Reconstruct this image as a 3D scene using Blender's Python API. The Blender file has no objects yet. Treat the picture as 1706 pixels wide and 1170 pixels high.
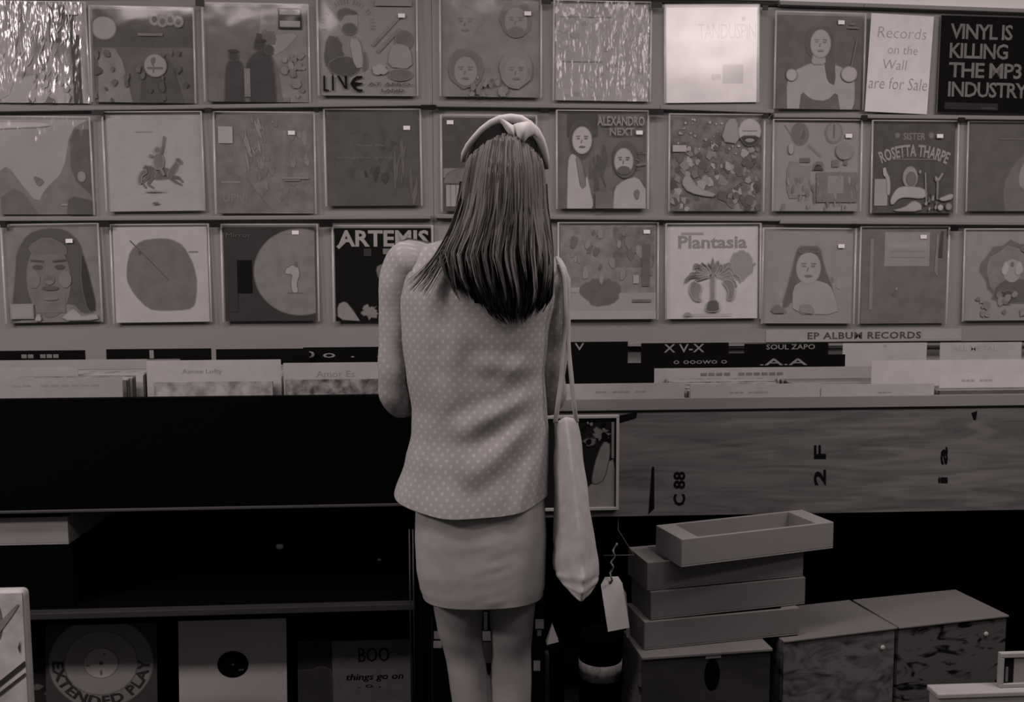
import bpy, bmesh, math, random
from mathutils import Vector, Matrix, noise as mnoise
R = random.Random(7)
sc = bpy.context.scene
COL = sc.collection
# ------------------------------------------------------------------ camera, world, lights, exposure
IW, IH, F = 1706.0, 1170.0, 1470.0
YAW, PIT, ROL = math.radians(3.48), math.radians(5.0), math.radians(-0.2)
CAM = Vector((0, -3.015, 1.31))
cam_d = bpy.data.cameras.new('camera'); cam_d.sensor_width = 36.0; cam_d.lens = F / IW * 36.0
cam = bpy.data.objects.new('camera', cam_d); COL.objects.link(cam)
CR = Matrix.Rotation(-YAW, 3, 'Z') @ Matrix.Rotation(math.pi/2 - PIT, 3, 'X') @ Matrix.Rotation(ROL, 3, 'Z')
cam.matrix_world = Matrix.Translation(CAM) @ CR.to_4x4()
cam_d.clip_start = 0.05
sc.camera = cam

TINT = (1.0, 0.84, 0.82)
w = bpy.data.worlds.new('shop_ambient'); sc.world = w; w.use_nodes = True
bg = w.node_tree.nodes['Background']; bg.inputs[0].default_value = (*TINT, 1); bg.inputs[1].default_value = 0.115

def lamp(name, loc, rot, sx, sy, power):
    l = bpy.data.lights.new(name, 'AREA'); l.shape = 'RECTANGLE'; l.size = sx; l.size_y = sy
    l.energy = power; l.color = TINT
    o = bpy.data.objects.new(name, l); COL.objects.link(o); o.location = loc
    o.rotation_euler = tuple(math.radians(a) for a in rot)
    return o
lamp('ceiling_light', (-1.25, -1.8, 2.75), (0, 0, 0), 1.1, 0.3, 26)
lamp('ceiling_light.001', (2.1, -1.6, 2.75), (0, 0, 0), 1.1, 0.3, 30)
lamp('ceiling_light.002', (1.62, -2.78, 2.72), (30, 0, 0), 0.8, 0.3, 13)
lamp('ceiling_light.003', (-3.0, -2.75, 2.75), (18, 0, 0), 0.9, 0.3, 74)
lamp('added_fill_light', (0.5, -1.35, 2.75), (0, 0, 0), 1.1, 0.3, 14)  # unseen fill lamp added to brighten the covers in the centre

sc.view_settings.view_transform = 'Standard'; sc.view_settings.look = 'None'
sc.cycles.transparent_max_bounces = 24
sc.view_settings.exposure = 0.0; sc.view_settings.gamma = 1.0

# ------------------------------------------------------------------ helpers
def P(px, py, Y):
    v = CR @ Vector(((px - IW/2)/F, -(py - IH/2)/F, -1.0))
    return CAM + v * ((Y - CAM.y) / v.y)

def lin(v):
    v = v/255.0
    return v/12.92 if v <= 0.04045 else ((v + 0.055)/1.055)**2.4
MATS = {}
E0 = 0.66          # light reaching the wall: turns a photographed grey into a surface colour
def alb(v): return min(0.88, lin(v)/E0)
def mat(name, a, rough=0.6, spec=0.3, metal=0.0):
    if name in MATS: return MATS[name]
    m = bpy.data.materials.new(name); m.use_nodes = True
    b = m.node_tree.nodes['Principled BSDF']
    if not isinstance(a, tuple): a = (a, a, a)
    b.inputs['Base Color'].default_value = (*a, 1); b.inputs['Roughness'].default_value = rough
    b.inputs['Specular IOR Level'].default_value = spec; b.inputs['Metallic'].default_value = metal
    MATS[name] = m
    return m
def nmat(name, lo, hi, scale=8, detail=4, stretch=(1, 1, 1), dist=0.0, c0=0.35, c1=0.65, rough=0.65, spec=0.15, absolute=False, bump=0.0):
    """two-tone procedural print / fabric / wood"""
    if name in MATS: return MATS[name]
    m = bpy.data.materials.new(name); m.use_nodes = True; nt = m.node_tree
    b = nt.nodes['Principled BSDF']; b.inputs['Roughness'].default_value = rough; b.inputs['Specular IOR Level'].default_value = spec
    tc = nt.nodes.new('ShaderNodeTexCoord'); mp = nt.nodes.new('ShaderNodeMapping'); mp.inputs['Scale'].default_value = stretch
    no = nt.nodes.new('ShaderNodeTexNoise'); no.inputs['Scale'].default_value = scale; no.inputs['Detail'].default_value = detail; no.inputs['Distortion'].default_value = dist
    cr = nt.nodes.new('ShaderNodeValToRGB'); cr.color_ramp.elements[0].position = c0; cr.color_ramp.elements[1].position = c1
    a0, a1 = (lo, hi) if absolute else (alb(lo), alb(hi))
    cr.color_ramp.elements[0].color = (a0, a0, a0, 1); cr.color_ramp.elements[1].color = (a1, a1, a1, 1)
    L = nt.links.new
    L(tc.outputs['Object'], mp.inputs[0]); L(mp.outputs[0], no.inputs['Vector']); L(no.outputs[0], cr.inputs[0]); L(cr.outputs[0], b.inputs['Base Color'])
    if bump:
        bp = nt.nodes.new('ShaderNodeBump'); bp.inputs['Strength'].default_value = bump; bp.inputs['Distance'].default_value = 0.004
        L(no.outputs[0], bp.inputs['Height']); L(bp.outputs[0], b.inputs['Normal'])
    MATS[name] = m
    return m
def ink(v):
    v = int(round(v))
    if v <= 8: return mat('ink_%d' % v, .003, 0.65, 0.06)
    return nmat('ink_%d' % v, v*(.965 if v > 100 else .92), v*(1.02 if v > 100 else 1.06), 17 + v % 9, 5, c0=.3, c1=.7, rough=.65, spec=.1)
def film(name, refl=1.0, rough=0.12, milk=0.0, bump=0.25, scale=14, stretch=(1, 1, 1)):
    if name in MATS: return MATS[name]
    m = bpy.data.materials.new(name); m.use_nodes = True; nt = m.node_tree; nt.nodes.clear(); N = nt.nodes.new; L = nt.links.new
    out = N('ShaderNodeOutputMaterial'); tr = N('ShaderNodeBsdfTransparent'); gl = N('ShaderNodeBsdfGlossy'); gl.inputs['Roughness'].default_value = rough
    fr = N('ShaderNodeFresnel'); fr.inputs['IOR'].default_value = 1.5; mu = N('ShaderNodeMath'); mu.operation = 'MULTIPLY'; mu.inputs[1].default_value = refl
    mx = N('ShaderNodeMixShader'); tc = N('ShaderNodeTexCoord'); mp = N('ShaderNodeMapping'); mp.inputs['Scale'].default_value = stretch
    no = N('ShaderNodeTexNoise'); no.inputs['Scale'].default_value = scale; no.inputs['Detail'].default_value = 2
    bp = N('ShaderNodeBump'); bp.inputs['Strength'].default_value = bump; bp.inputs['Distance'].default_value = 0.01
    L(tc.outputs['Object'], mp.inputs[0]); L(mp.outputs[0], no.inputs['Vector']); L(no.outputs[0], bp.inputs['Height']); L(bp.outputs[0], gl.inputs['Normal'])
    ge = N('ShaderNodeNewGeometry'); inv = N('ShaderNodeMath'); inv.operation = 'SUBTRACT'; inv.inputs[0].default_value = 1; L(ge.outputs['Backfacing'], inv.inputs[1])
    m3 = N('ShaderNodeMath'); m3.operation = 'MULTIPLY'; L(inv.outputs[0], m3.inputs[0]); L(mu.outputs[0], m3.inputs[1]); L(fr.outputs[0], mu.inputs[0]); L(m3.outputs[0], mx.inputs[0]); L(tr.outputs[0], mx.inputs[1]); L(gl.outputs[0], mx.inputs[2])
    if milk:
        df = N('ShaderNodeBsdfDiffuse'); df.inputs[0].default_value = (.8, .8, .8, 1); m2 = N('ShaderNodeMixShader'); m2.inputs[0].default_value = milk
        L(mx.outputs[0], m2.inputs[1]); L(df.outputs[0], m2.inputs[2]); L(m2.outputs[0], out.inputs[0])
    else: L(mx.outputs[0], out.inputs[0])
    MATS[name] = m
    return m

class MB:
    def __init__(s): s.v = []; s.f = []; s.m = []; s.uv = {}
    def add(s, vs, fs, mi=0):
        b = len(s.v); s.v += [Vector(v) for v in vs]
        for f in fs: s.f.append([b + i for i in f]); s.m.append(mi)
        return b
    def box(s, lo, hi, mi=0, mtx=None):
        x0, y0, z0 = lo; x1, y1, z1 = hi
        vs = [Vector(p) for p in ((x0,y0,z0),(x1,y0,z0),(x1,y1,z0),(x0,y1,z0),(x0,y0,z1),(x1,y0,z1),(x1,y1,z1),(x0,y1,z1))]
        if mtx: vs = [mtx @ v for v in vs]
        s.add(vs, [(3,2,1,0),(4,5,6,7),(0,1,5,4),(1,2,6,5),(2,3,7,6),(3,0,4,7)], mi)
    def hexa(s, q0, q1, mi=0):           # two quads, front and back
        s.add(list(q0)+list(q1), [(0,1,2,3),(7,6,5,4),(1,0,4,5),(2,1,5,6),(3,2,6,7),(0,3,7,4)], mi)
    def loft(s, rings, mi=0, caps=True, closed=True):
        n = len(rings[0]); b = len(s.v)
        for r in rings: s.v += [Vector(p) for p in r]
        for i in range(len(rings)-1):
            for j in range(n if closed else n-1):
                k = (j+1) % n
                s.f.append([b+i*n+j, b+i*n+k, b+(i+1)*n+k, b+(i+1)*n+j]); s.m.append(mi)
        if caps and closed:
            s.f.append([b+j for j in range(n)][::-1]); s.m.append(mi)
            s.f.append([b+(len(rings)-1)*n+j for j in range(n)]); s.m.append(mi)
    def tube(s, pts, rad, n=8, mi=0, flat=1.0, up=None, caps=True):
        pts = [Vector(p) for p in pts]
        if not isinstance(rad, (list, tuple)): rad = [rad]*len(pts)
        rings = []; prev = up or Vector((0.31, 0.2, 0.93))
        for i, p in enumerate(pts):
            t = (pts[min(i+1, len(pts)-1)] - pts[max(i-1, 0)]); t = t.normalized() if t.length > 1e-9 else Vector((0,0,1))
            a = prev - t*prev.dot(t)
            if a.length < 1e-4: a = Vector((1,0,0)) - t*t.x
            a.normalize(); c = t.cross(a); prev = a
            rings.append([p + a*(rad[i]*math.cos(q)) + c*(rad[i]*flat*math.sin(q)) for q in (2*math.pi*k/n for k in range(n))])
        s.loft(rings, mi, caps)
    def ell(s, c, r, n=16, m=10, mi=0, mtx=None):
        c = Vector(c); rings = []
        for i in range(1, m):
            t = math.pi*i/m
            rings.append([c + (mtx @ Vector((r[0]*math.sin(t)*math.cos(p), r[1]*math.sin(t)*math.sin(p), -r[2]*math.cos(t))) if mtx else Vector((r[0]*math.sin(t)*math.cos(p), r[1]*math.sin(t)*math.sin(p), -r[2]*math.cos(t)))) for p in (2*math.pi*k/n for k in range(n))])
        s.loft(rings, mi)
    def obj(s, name, mats, parent=None, smooth=False, local=False):
        me = bpy.data.meshes.new(name)
        off = parent.location.copy() if (parent is not None and not local) else Vector((0,0,0))
        me.from_pydata([tuple(v - off) for v in s.v], [], s.f)
        for m in (mats if isinstance(mats, (list, tuple)) else [mats]): me.materials.append(m)
        me.polygons.foreach_set('material_index', s.m)
        if smooth: me.polygons.foreach_set('use_smooth', [True]*len(s.f))
        me.update()
        o = bpy.data.objects.new(name, me); COL.objects.link(o)
        if parent is not None: o.parent = parent
        return o
def tag(o, label, cat=None, group=None):
    o['label'] = label
    if cat: o['category'] = cat
    if group: o['group'] = group
    return o
def thing(name, label, cat, loc=(0,0,0), group=None):
    o = bpy.data.objects.new(name, None); COL.objects.link(o); o.location = loc; o.empty_display_size = 0.05
    return tag(o, label, cat, group)
def struct(o): o['kind'] = 'structure'; return o
def bevel(o, w, seg=2):
    b = o.modifiers.new('bevel', 'BEVEL'); b.width = w; b.segments = seg; b.limit_method = 'ANGLE'; b.angle_limit = math.radians(40)
    return o
def subsurf(o, n=1):
    m = o.modifiers.new('subsurf', 'SUBSURF'); m.levels = n; m.render_levels = n; return o
def bake(o):
    """apply the modifiers of o"""
    dg = bpy.context.evaluated_depsgraph_get(); dg.update()
    me = bpy.data.meshes.new_from_object(o.evaluated_get(dg)); old = o.data
    o.modifiers.clear(); o.data = me; me.name = old.name
    return o
_tc = {}
def text2d(s, bold=0.0, shear=0.0, sp=1.0):
    k = (s, bold, shear, sp)
    if k in _tc: return _tc[k]
    cu = bpy.data.curves.new('t', 'FONT'); cu.body = s; cu.offset = bold; cu.shear = shear; cu.space_character = sp; cu.resolution_u = 2; cu.align_x = 'CENTER'; cu.space_line = 0.9
    ob = bpy.data.objects.new('t', cu); COL.objects.link(ob)
    dg = bpy.context.evaluated_depsgraph_get(); dg.update()
    me = bpy.data.meshes.new_from_object(ob.evaluated_get(dg))
    vs = [(v.co.x, v.co.y) for v in me.vertices]; fs = [list(p.vertices) for p in me.polygons]
    bpy.data.objects.remove(ob); bpy.data.curves.remove(cu); bpy.data.meshes.remove(me)
    x0 = min(v[0] for v in vs); x1 = max(v[0] for v in vs); y0 = min(v[1] for v in vs); y1 = max(v[1] for v in vs)
    vs = [((x-x0)/(x1-x0), (y-y0)/(y1-y0)) for x, y in vs]
    _tc[k] = (vs, fs)
    return _tc[k]
def write(mb, s, q, mi, bold=0.0, shear=0.0, sp=1.0):
    """lettering on the quad q = (lower left, lower right, upper right, upper left)"""
    vs, fs = text2d(s, bold, shear, sp); a, b, c, d = [Vector(p) for p in q]
    mb.add([a*(1-x)*(1-y) + b*x*(1-y) + c*x*y + d*(1-x)*y for x, y in vs], fs, mi)

# ------------------------------------------------------------------ printed square (record cover etc.), local frame: X right, Z up, front -Y
class Print:
    def __init__(s, wd, ht, th, base):
        s.w, s.h, s.t = wd, ht, th; s.mb = MB(); s.mats = [base, ink(118)]; s.y = -th; s.bv = int(base.name.split('_')[1]) if base.name.startswith('ink_') else 96
        s.mb.box((-wd/2, -th, 0), (wd/2, 0, ht)); s.mb.m[0] = s.mb.m[1] = s.mb.m[3] = s.mb.m[5] = 1
    def _m(s, v):
        m = ink(v) if not isinstance(v, bpy.types.Material) else v
        if m not in s.mats: s.mats.append(m)
        return s.mats.index(m)
    def _p(s, u, v): return Vector(((min(1, max(0, u))-.5)*s.w, s.y, min(1, max(0, v))*s.h))
    def flat(s, pts, m):
        s.y -= 0.00025; s.mb.add([s._p(*p) for p in pts], [list(range(len(pts)))], s._m(m))
        return s
    def poly(s, pts, v, crisp=False):
        us = [p[0] for p in pts]; vs = [p[1] for p in pts]; sz = min(max(us)-min(us), max(vs)-min(vs))
        if crisp or sz < .06 or isinstance(v, bpy.types.Material) or v <= 8: return s.flat(pts, v)
        edge = lambda p: p[0] <= 0 or p[0] >= 1 or p[1] <= 0 or p[1] >= 1
        for _ in range(1 if len(pts) < 16 else 0):            # round the corners
            q = []
            for k in range(len(pts)):
                a, b, c = pts[k-1], pts[k], pts[(k+1) % len(pts)]
                if edge(b): q.append(b)
                else: q += [(b[0]*.78+a[0]*.22, b[1]*.78+a[1]*.22), (b[0]*.78+c[0]*.22, b[1]*.78+c[1]*.22)]
            pts = q
        ar = sum(pts[k-1][0]*pts[k][1]-pts[k][0]*pts[k-1][1] for k in range(len(pts))); sg = 1 if ar > 0 else -1
        def grow(d):
            out = []
            for k in range(len(pts)):
                a, b, c = pts[k-1], pts[k], pts[(k+1) % len(pts)]; t = Vector((c[0]-a[0], c[1]-a[1]))
                n = Vector((t.y, -t.x))*sg; n = n.normalized() if n.length > 1e-9 else n
                out.append((b[0]+n.x*d, b[1]+n.y*d))
            return out
        if abs(v-s.bv) > 10:                                  # softly printed edge: one step between shape and ground
            s.flat(grow(.0075), v*.4+s.bv*.6); s.y += .0001; s.flat(grow(.001), v*.75+s.bv*.25); s.y += .0001; return s.flat(grow(-.005), v)
        return s.flat(pts, v)
    def rect(s, u0, v0, u1, v1, v): return s.poly([(u0,v0),(u1,v0),(u1,v1),(u0,v1)], v, True)
    def ell(s, cu, cv, ru, rv, v, n=28, a0=0, a1=360):
        return s.poly([(cu+ru*math.cos(math.radians(a0+(a1-a0)*i/n)), cv+rv*math.sin(math.radians(a0+(a1-a0)*i/n))) for i in range(n + (a1-a0 < 360))], v)
    def line(s, p, q, w, v):
        d = Vector((q[0]-p[0], q[1]-p[1])); n = Vector((-d.y, d.x)).normalized()*w/2
        return s.poly([(p[0]-n.x,p[1]-n.y),(q[0]-n.x,q[1]-n.y),(q[0]+n.x,q[1]+n.y),(p[0]+n.x,p[1]+n.y)], v, True)
    def blob(s, cu, cv, ru, rv, v, seed=0, rough=.25, n=22):
        r = random.Random(seed)
        return s.poly([(cu+ru*(1+r.uniform(-rough,rough))*math.cos(2*math.pi*i/n), cv+rv*(1+r.uniform(-rough,rough))*math.sin(2*math.pi*i/n)) for i in range(n)], v)
    def txt(s, t, u0, v0, u1, v1, v, **k):
        s.y -= 0.00025; write(s.mb, t, [s._p(u0,v0), s._p(u1,v0), s._p(u1,v1), s._p(u0,v1)], s._m(v), **k); return s
    def arc(s, t, cu, cv, r, a0, a1, h, v, **k):
        s.y -= 0.00025; vs, fs = text2d(t, **k)
        s.mb.add([s._p(cu+(r+h*y)*math.cos(math.radians(a0+(a1-a0)*x)), cv+(r+h*y)*math.sin(math.radians(a0+(a1-a0)*x))) for x, y in vs], fs, s._m(v)); return s
    def scatter(s, n, box, su, sv, vals, seed, ang=0, rough=.3):
        r = random.Random(seed)
        for i in range(n):
            cu = r.uniform(box[0], box[2]); cv = r.uniform(box[1], box[3]); k = r.uniform(.4, 1.2); a = math.radians(ang + r.uniform(-14, 14))
            pts = []
            for j in range(8):
                q = 2*math.pi*j/8; x = su*k*math.cos(q)*(1+r.uniform(-rough,rough)); z = sv*k*math.sin(q)*(1+r.uniform(-rough,rough))
                pts.append((cu+x*math.cos(a)-z*math.sin(a), cv+x*math.sin(a)+z*math.cos(a)))
            s.y += 0.00022; s.flat(pts, r.choice(vals))
        s.y -= 0.0003
        return s
    def face(s, cu, cv, r, skin, dark, beard=False):
        s.ell(cu, cv, r*.78, r, skin)
        for q in (-1, 1):
            s.ell(cu+q*r*.3, cv+r*.12, r*.15, r*.07, dark, 10); s.line((cu+q*r*.15, cv+r*.3), (cu+q*r*.5, cv+r*.28), r*.08, dark)
        s.line((cu-r*.02, cv+r*.05), (cu-r*.08, cv-r*.22), r*.07, dark); s.ell(cu, cv-r*.5, r*.26, r*.08, dark, 12)
        if beard: s.ell(cu, cv-r*.72, r*.55, r*.35, dark, 18)
        return s

# ------------------------------------------------------------------ setting
YC = -0.045                                   # plane of the record covers
m_wall = nmat('painted_wall', 110, 116, 2, 2)
m_board = nmat('grey_board', 105, 109, 1.5, 2, rough=.7)
m_rail = mat('rail_grey', alb(102), .6, .15)
m_black = mat('black_laminate', 0.002, .6, .02)
m_blackedge = mat('worn_black_edge', 0.05, .5, .2)
m_void = mat('matt_black_paint', 0.0025, .9, .0)
b = MB(); b.box((-4, 0, 0), (4, .1, 3.0)); struct(b.obj('wall_back', m_wall))
b = MB(); b.box((-4, -5.5, -.05), (4, .1, 0)); struct(b.obj('floor', nmat('dark_carpet', .004, .012, 60, 3, absolute=True, rough=.95)))

def wallquad(px0, py0, px1, py1, Y):   # quad LL LR UR UL
    return [P(px0, py1, Y), P(px1, py1, Y), P(px1, py0, Y), P(px0, py0, Y)]
# display boards: the left and the right panel meet behind the woman, a little out of level
zt = P(1090, 6, -.03).z
def board(name, x0, x1, zb, zt0, zt1, label, rails, py_joint):
    t = thing(name, label, 'display board', ((x0+x1)/2, -.015, zb))
    m = MB(); m.hexa([(x0,-.03,zb),(x1,-.03,zb),(x1,-.03,zt1),(x0,-.03,zt0)], [(x0,0,zb),(x1,0,zb),(x1,0,zt1),(x0,0,zt0)])
    m.obj('panel', m_board, t)
    for (a, b_) in rails:
        m = MB(); h = .014; A = P(a[0], a[1], -.056); B = P(b_[0], b_[1], -.056)
        A = Vector((max(x0, A.x), 0, A.z)); B = Vector((min(x1, B.x), 0, B.z))
        m.hexa([(A.x,-.056,A.z),(B.x,-.056,B.z),(B.x,-.056,B.z+h),(A.x,-.056,A.z+h)], [(A.x,-.03,A.z),(B.x,-.03,B.z),(B.x,-.03,B.z+h),(A.x,-.03,A.z+h)])
        bevel(m.obj('ledge_rail', m_rail, t), .003)
    return t
xs = P(722, 300, -.03).x
xl = P(-60, 300, -.03).x; xr = P(1790, 300, -.03).x
tl = board('display_board', xl-.2, xs-.0006, P(300, 612, -.03).z, P(340, 2, -.03).z, P(700, -4, -.03).z, 'left grey display board with ledges of records, woman hiding its right edge',
      [((-60, -4), (718, -16)), ((-60, 187), (718, 176)), ((-60, 369), (718, 365))], 0)
tr = board('display_board', xs+.0006, xr+.2, P(1300, 571, -.03).z, P(730, -2, -.03).z, P(1700, 25, -.03).z, 'right grey display board with ledges of records, above the wooden bin',
      [((726, -12), (1300, 2)), ((1300, 8), (1440, 12)), ((1440, 12), (1790, 24)), ((726, 178), (1100, 182)), ((1100, 182), (1290, 189)), ((1290, 196), (1440, 197)), ((1440, 197), (1790, 201)), ((726, 364), (1300, 369)), ((1300, 373), (1790, 376))], 0)
b = MB(); A = P(726, 574, -.036); B = P(1790, 571, -.036)
b.hexa([(A.x,-.040,A.z-.008),(B.x,-.040,B.z-.008),(B.x,-.040,B.z+.0),(A.x,-.040,A.z+.0)], [(A.x,-.03,A.z-.008),(B.x,-.03,B.z-.008),(B.x,-.03,B.z+.0),(A.x,-.03,A.z+.0)])
b.obj('bottom_lip', m_rail, tr)
# pale wall finishing strip above the boards
b = MB(); A = P(740, -9, -.02); B = P(1790, 24, -.02); b.hexa([(A.x,-.04,A.z),(B.x,-.04,B.z),(B.x,-.04,B.z+.30),(A.x,-.04,A.z+.30)], [(A.x,0,A.z),(B.x,0,B.z),(B.x,0,B.z+.30),(A.x,0,A.z+.30)])
struct(b.obj('trim_1', mat('cream_trim', .62, .5, .3)))
# small black plates put in for the shade gaps under the ledges
gap_shade_at = [(163,188,20,7),(347,184,12,8),(528,183,7,8),(714,179,25,8),(908,184,14,8),(1093,187,24,8),(1276,193,8,9),(1440,196,10,8),(1602,200,11,8),
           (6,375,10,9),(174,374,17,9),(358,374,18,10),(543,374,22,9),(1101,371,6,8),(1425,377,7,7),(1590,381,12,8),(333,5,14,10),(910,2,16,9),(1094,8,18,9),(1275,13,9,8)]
for i, (px, py, ww, hh) in enumerate(gap_shade_at):
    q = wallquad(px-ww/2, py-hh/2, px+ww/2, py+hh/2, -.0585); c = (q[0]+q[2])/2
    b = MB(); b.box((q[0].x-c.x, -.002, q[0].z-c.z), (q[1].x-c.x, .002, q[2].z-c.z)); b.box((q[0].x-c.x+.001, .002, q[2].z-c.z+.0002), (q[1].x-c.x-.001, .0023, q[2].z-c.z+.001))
    o = bevel(b.obj('shelf_clip', mat('gap_shade_black', .004, .4, .2)), .0015); o.location = c  # no real clip: the plate stands for the shade gap under the ledge
    tag(o, 'small black plate standing for shade under a ledge between two record covers', 'clip', 'black shade plates under the record ledges')

# ------------------------------------------------------------------ record covers on the wall
m_film = film('clear_film', .6, .12, 0, .22, 9)
m_filmw = film('wrinkled_film', .8, .13, 0, .9, 34, (1, .6, .28))
m_seam = film('film_seam', 1.3, .2, .30, .2, 20)
m_stick = mat('sticker_white', .72, .5, .3)
G_COV = 'record covers on the wall ledges'
def cover(art, base, box, label, sticker=(.86, .84), sleeve=True, roll=0.0, lean=1.5, turn=0.0, filmmat=None, size=None):
    x0, y0, x1, y1 = box
    A, B, C, D = wallquad(x0, y0, x1, y1, YC)
    wd = (B-A).length; ht = (D-A).length; org = (A+B)/2
    t = thing('record_cover', label, 'record', (org.x, -.0335 - max(0, ht*math.sin(math.radians(lean))) - abs(wd/2*math.sin(math.radians(turn))), org.z), G_COV)
    t.rotation_euler = (math.radians(-lean), math.radians(roll), math.radians(turn))
    m = .012 if sleeve else 0
    p = Print(wd - m, ht - m*.6, .006, base); art(p)
    p.mb.obj('sleeve_board', p.mats, t, local=True)
    if sticker:
        s = MB(); u, v = sticker; cx = (u-.5)*p.w; cz = v*p.h; s.box((cx-.011, p.y-.0006, cz-.0065), (cx+.011, p.y-.0001, cz+.0065))
        s.obj('price_sticker', m_stick, t, local=True)
    if sleeve:
        s = MB(); n = 10; y = p.y - .0022; ph = R.uniform(0, 9)
        vs = [(-wd/2+wd*i/n, y - .0012*mnoise.noise(Vector((i*.45, j*.45, ph)))*(0 < i < n), -.002+(ht+.004)*j/n) for j in range(n+1) for i in range(n+1)]
        s.add(vs, [(j*(n+1)+i, j*(n+1)+i+1, (j+1)*(n+1)+i+1, (j+1)*(n+1)+i) for j in range(n) for i in range(n)])
        for k in (-1, 1): s.box((k*(wd/2)-.003, y-.0006, -.002), (k*(wd/2)+.003, y+.0012, ht+.002), 1)
        s.box((-wd/2, y-.0004, ht-.001), (wd/2, y+.0012, ht+.003), 1)
        s.obj('plastic_sleeve', [filmmat or m_film, m_seam], t, smooth=True, local=True)
    return t

def a11(p):
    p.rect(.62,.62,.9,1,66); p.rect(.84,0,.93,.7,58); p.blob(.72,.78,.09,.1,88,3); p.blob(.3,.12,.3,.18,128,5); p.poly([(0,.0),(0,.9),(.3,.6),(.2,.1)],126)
    p.scatter(70,(.0,.15,.85,.95),.012,.07,[140,150,135,128,100],11,-24); p.rect(.8,.9,.93,1,132); p.scatter(18,(.35,.0,.8,.3),.03,.04,[86,130,118],12)  # pale slanting streaks paint the glare into the cover print
cover(a11, nmat('glare_streak_print', 92, 132, 26, 4, (1,1,.3)), (-14, 4, 151, 171), 'record cover streaked with bright slanting glare, at top left corner of the wall', None, filmmat=m_filmw, lean=-1.5)
def a12(p):
    p.rect(0,.6,1,1,62); p.ell(.11,.8,.12,.12,118); p.poly([(.04,0),(.05,.58),(.26,.58),(.38,0)],98); p.poly([(.45,0),(.5,.5),(.75,.55),(.9,0)],62)
    for i in range(4): p.ell(.62+.08*i,.9-.02*(i%2),.05,.06,104); p.ell(.62+.08*i,.9-.02*(i%2),.025,.035,66)
    p.rect(.45,.72,.7,.75,92); p.ell(.62,.4,.11,.12,112); p.rect(.54,.36,.7,.385,78); p.line((.6,.44),(.6,.32),.015,80); p.scatter(24,(0,0,1,.55),.03,.05,[70,80,76,64],31)
cover(a12, ink(72), (155, 12, 327, 171), 'dark record cover with a pale round seal at upper left and a pale mask', None, roll=.3, lean=.8)
def a13(p):
    p.poly([(.55,1),(.52,.6),(.7,.45),(.75,0),(1,0),(1,1)],100); p.poly([(.6,.7),(.95,.75),(.72,.5),(.6,.52)],112); p.blob(.62,.68,.08,.08,82,4)
    p.poly([(.17,0),(.19,.36),(.23,.44),(.33,.44),(.37,.36),(.38,.2),(.36,0)],54); p.poly([(.42,0),(.43,.38),(.38,.3),(.4,.42),(.46,.5),(.52,.54),(.6,.53),(.65,.46),(.67,.2),(.68,0)],52); p.ell(.27,.48,.045,.055,54); p.ell(.53,.6,.05,.06,52); p.line((.5,.56),(.53,.72),.05,52); p.ell(.62,.55,.04,.05,54)
    p.rect(.37,.05,.43,.35,96); p.ell(.27,.53,.05,.02,48); p.ell(.54,.645,.055,.02,46); p.scatter(20,(.75,0,.97,.5),.04,.05,[92,108,98],9)
    p.rect(.72,.77,.95,.99,4); p.rect(.735,.92,.935,.975,104); p.rect(.735,.79,.935,.855,112)
cover(a13, ink(82), (343, 7, 517, 170), 'record cover of two dark cloaked figures with a black and white box at top right', None, lean=.6, turn=1.0)
def a14(p):
    p.arc('IIII III IIIII IIII II IIII', .3,.72,.23,190,-8,.05,92,bold=.02); p.poly([(.03,.25),(.1,.62),(.22,.62),(.42,.62),(.5,.35),(.4,.2)],98)
    p.blob(.14,.42,.1,.2,64,2,.1); p.blob(.25,.3,.16,.1,62,6,.1); p.ell(.3,.78,.1,.13,112); p.poly([(.19,.78),(.19,.88),(.28,.91),(.38,.87),(.4,.84),(.26,.84),(.22,.76)],70); p.ell(.31,.69,.075,.06,72)
    p.poly([(.3,.6),(.42,.58),(.46,.3),(.36,.28)],116); p.poly([(.46,.5),(.5,.3),(.44,.24)],76)
    p.line((.55,.52),(.86,.85),.035,98); p.line((.6,.45),(.84,.7),.03,98); p.ell(.88,.58,.09,.1,82); p.poly([(.7,.3),(.74,.5),(.82,.55),(.95,.5),(.97,.28)],110); p.ell(.84,.22,.12,.06,84)
    p.blob(.62,.27,.08,.05,122,8); p.rect(.58,.93,.97,.99,104)
    p.rect(.03,.04,.05,.2,4); p.poly([(.03,.04),(.09,.04),(.085,.055),(.05,.06)],4); p.rect(.12,.045,.14,.2,4); p.poly([(.17,.2),(.2,.2),(.26,.09),(.25,.2),(.28,.2),(.28,.06),(.25,.07)],4)
    p.poly([(.44,.2),(.38,.2),(.34,.17),(.31,.12),(.34,.07),(.39,.035),(.44,.04),(.44,.06),(.39,.065),(.36,.1),(.44,.115),(.44,.128),(.36,.135),(.38,.17),(.44,.18)],4)
    p.txt('AT AFRO-', .5,.1,.98,.135,62,bold=.01); p.txt('LAND', .64,.035,.88,.07,58,bold=.01)
cover(a14, ink(106), (532, -6, 696, 160), 'record cover of a bearded man and the word LIVE in black at lower left', (.86,.83))
def a15(p):
    for i,(u,v) in enumerate(((.24,.77),(.76,.79),(.24,.27),(.76,.27))):
        p.blob(u,v+.02,.17,.2,[100,90,84,100][i],i,.06); p.face(u,v-.01,.15,[104,108,108,106][i],88,i==1)
    p.scatter(16,(.3,.0,.7,.2),.03,.04,[96,104],3)
cover(a15, ink(99), (734, -5, 901, 162), 'record cover with four faint faces in a square of four', (.88,.86), roll=.2)
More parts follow.
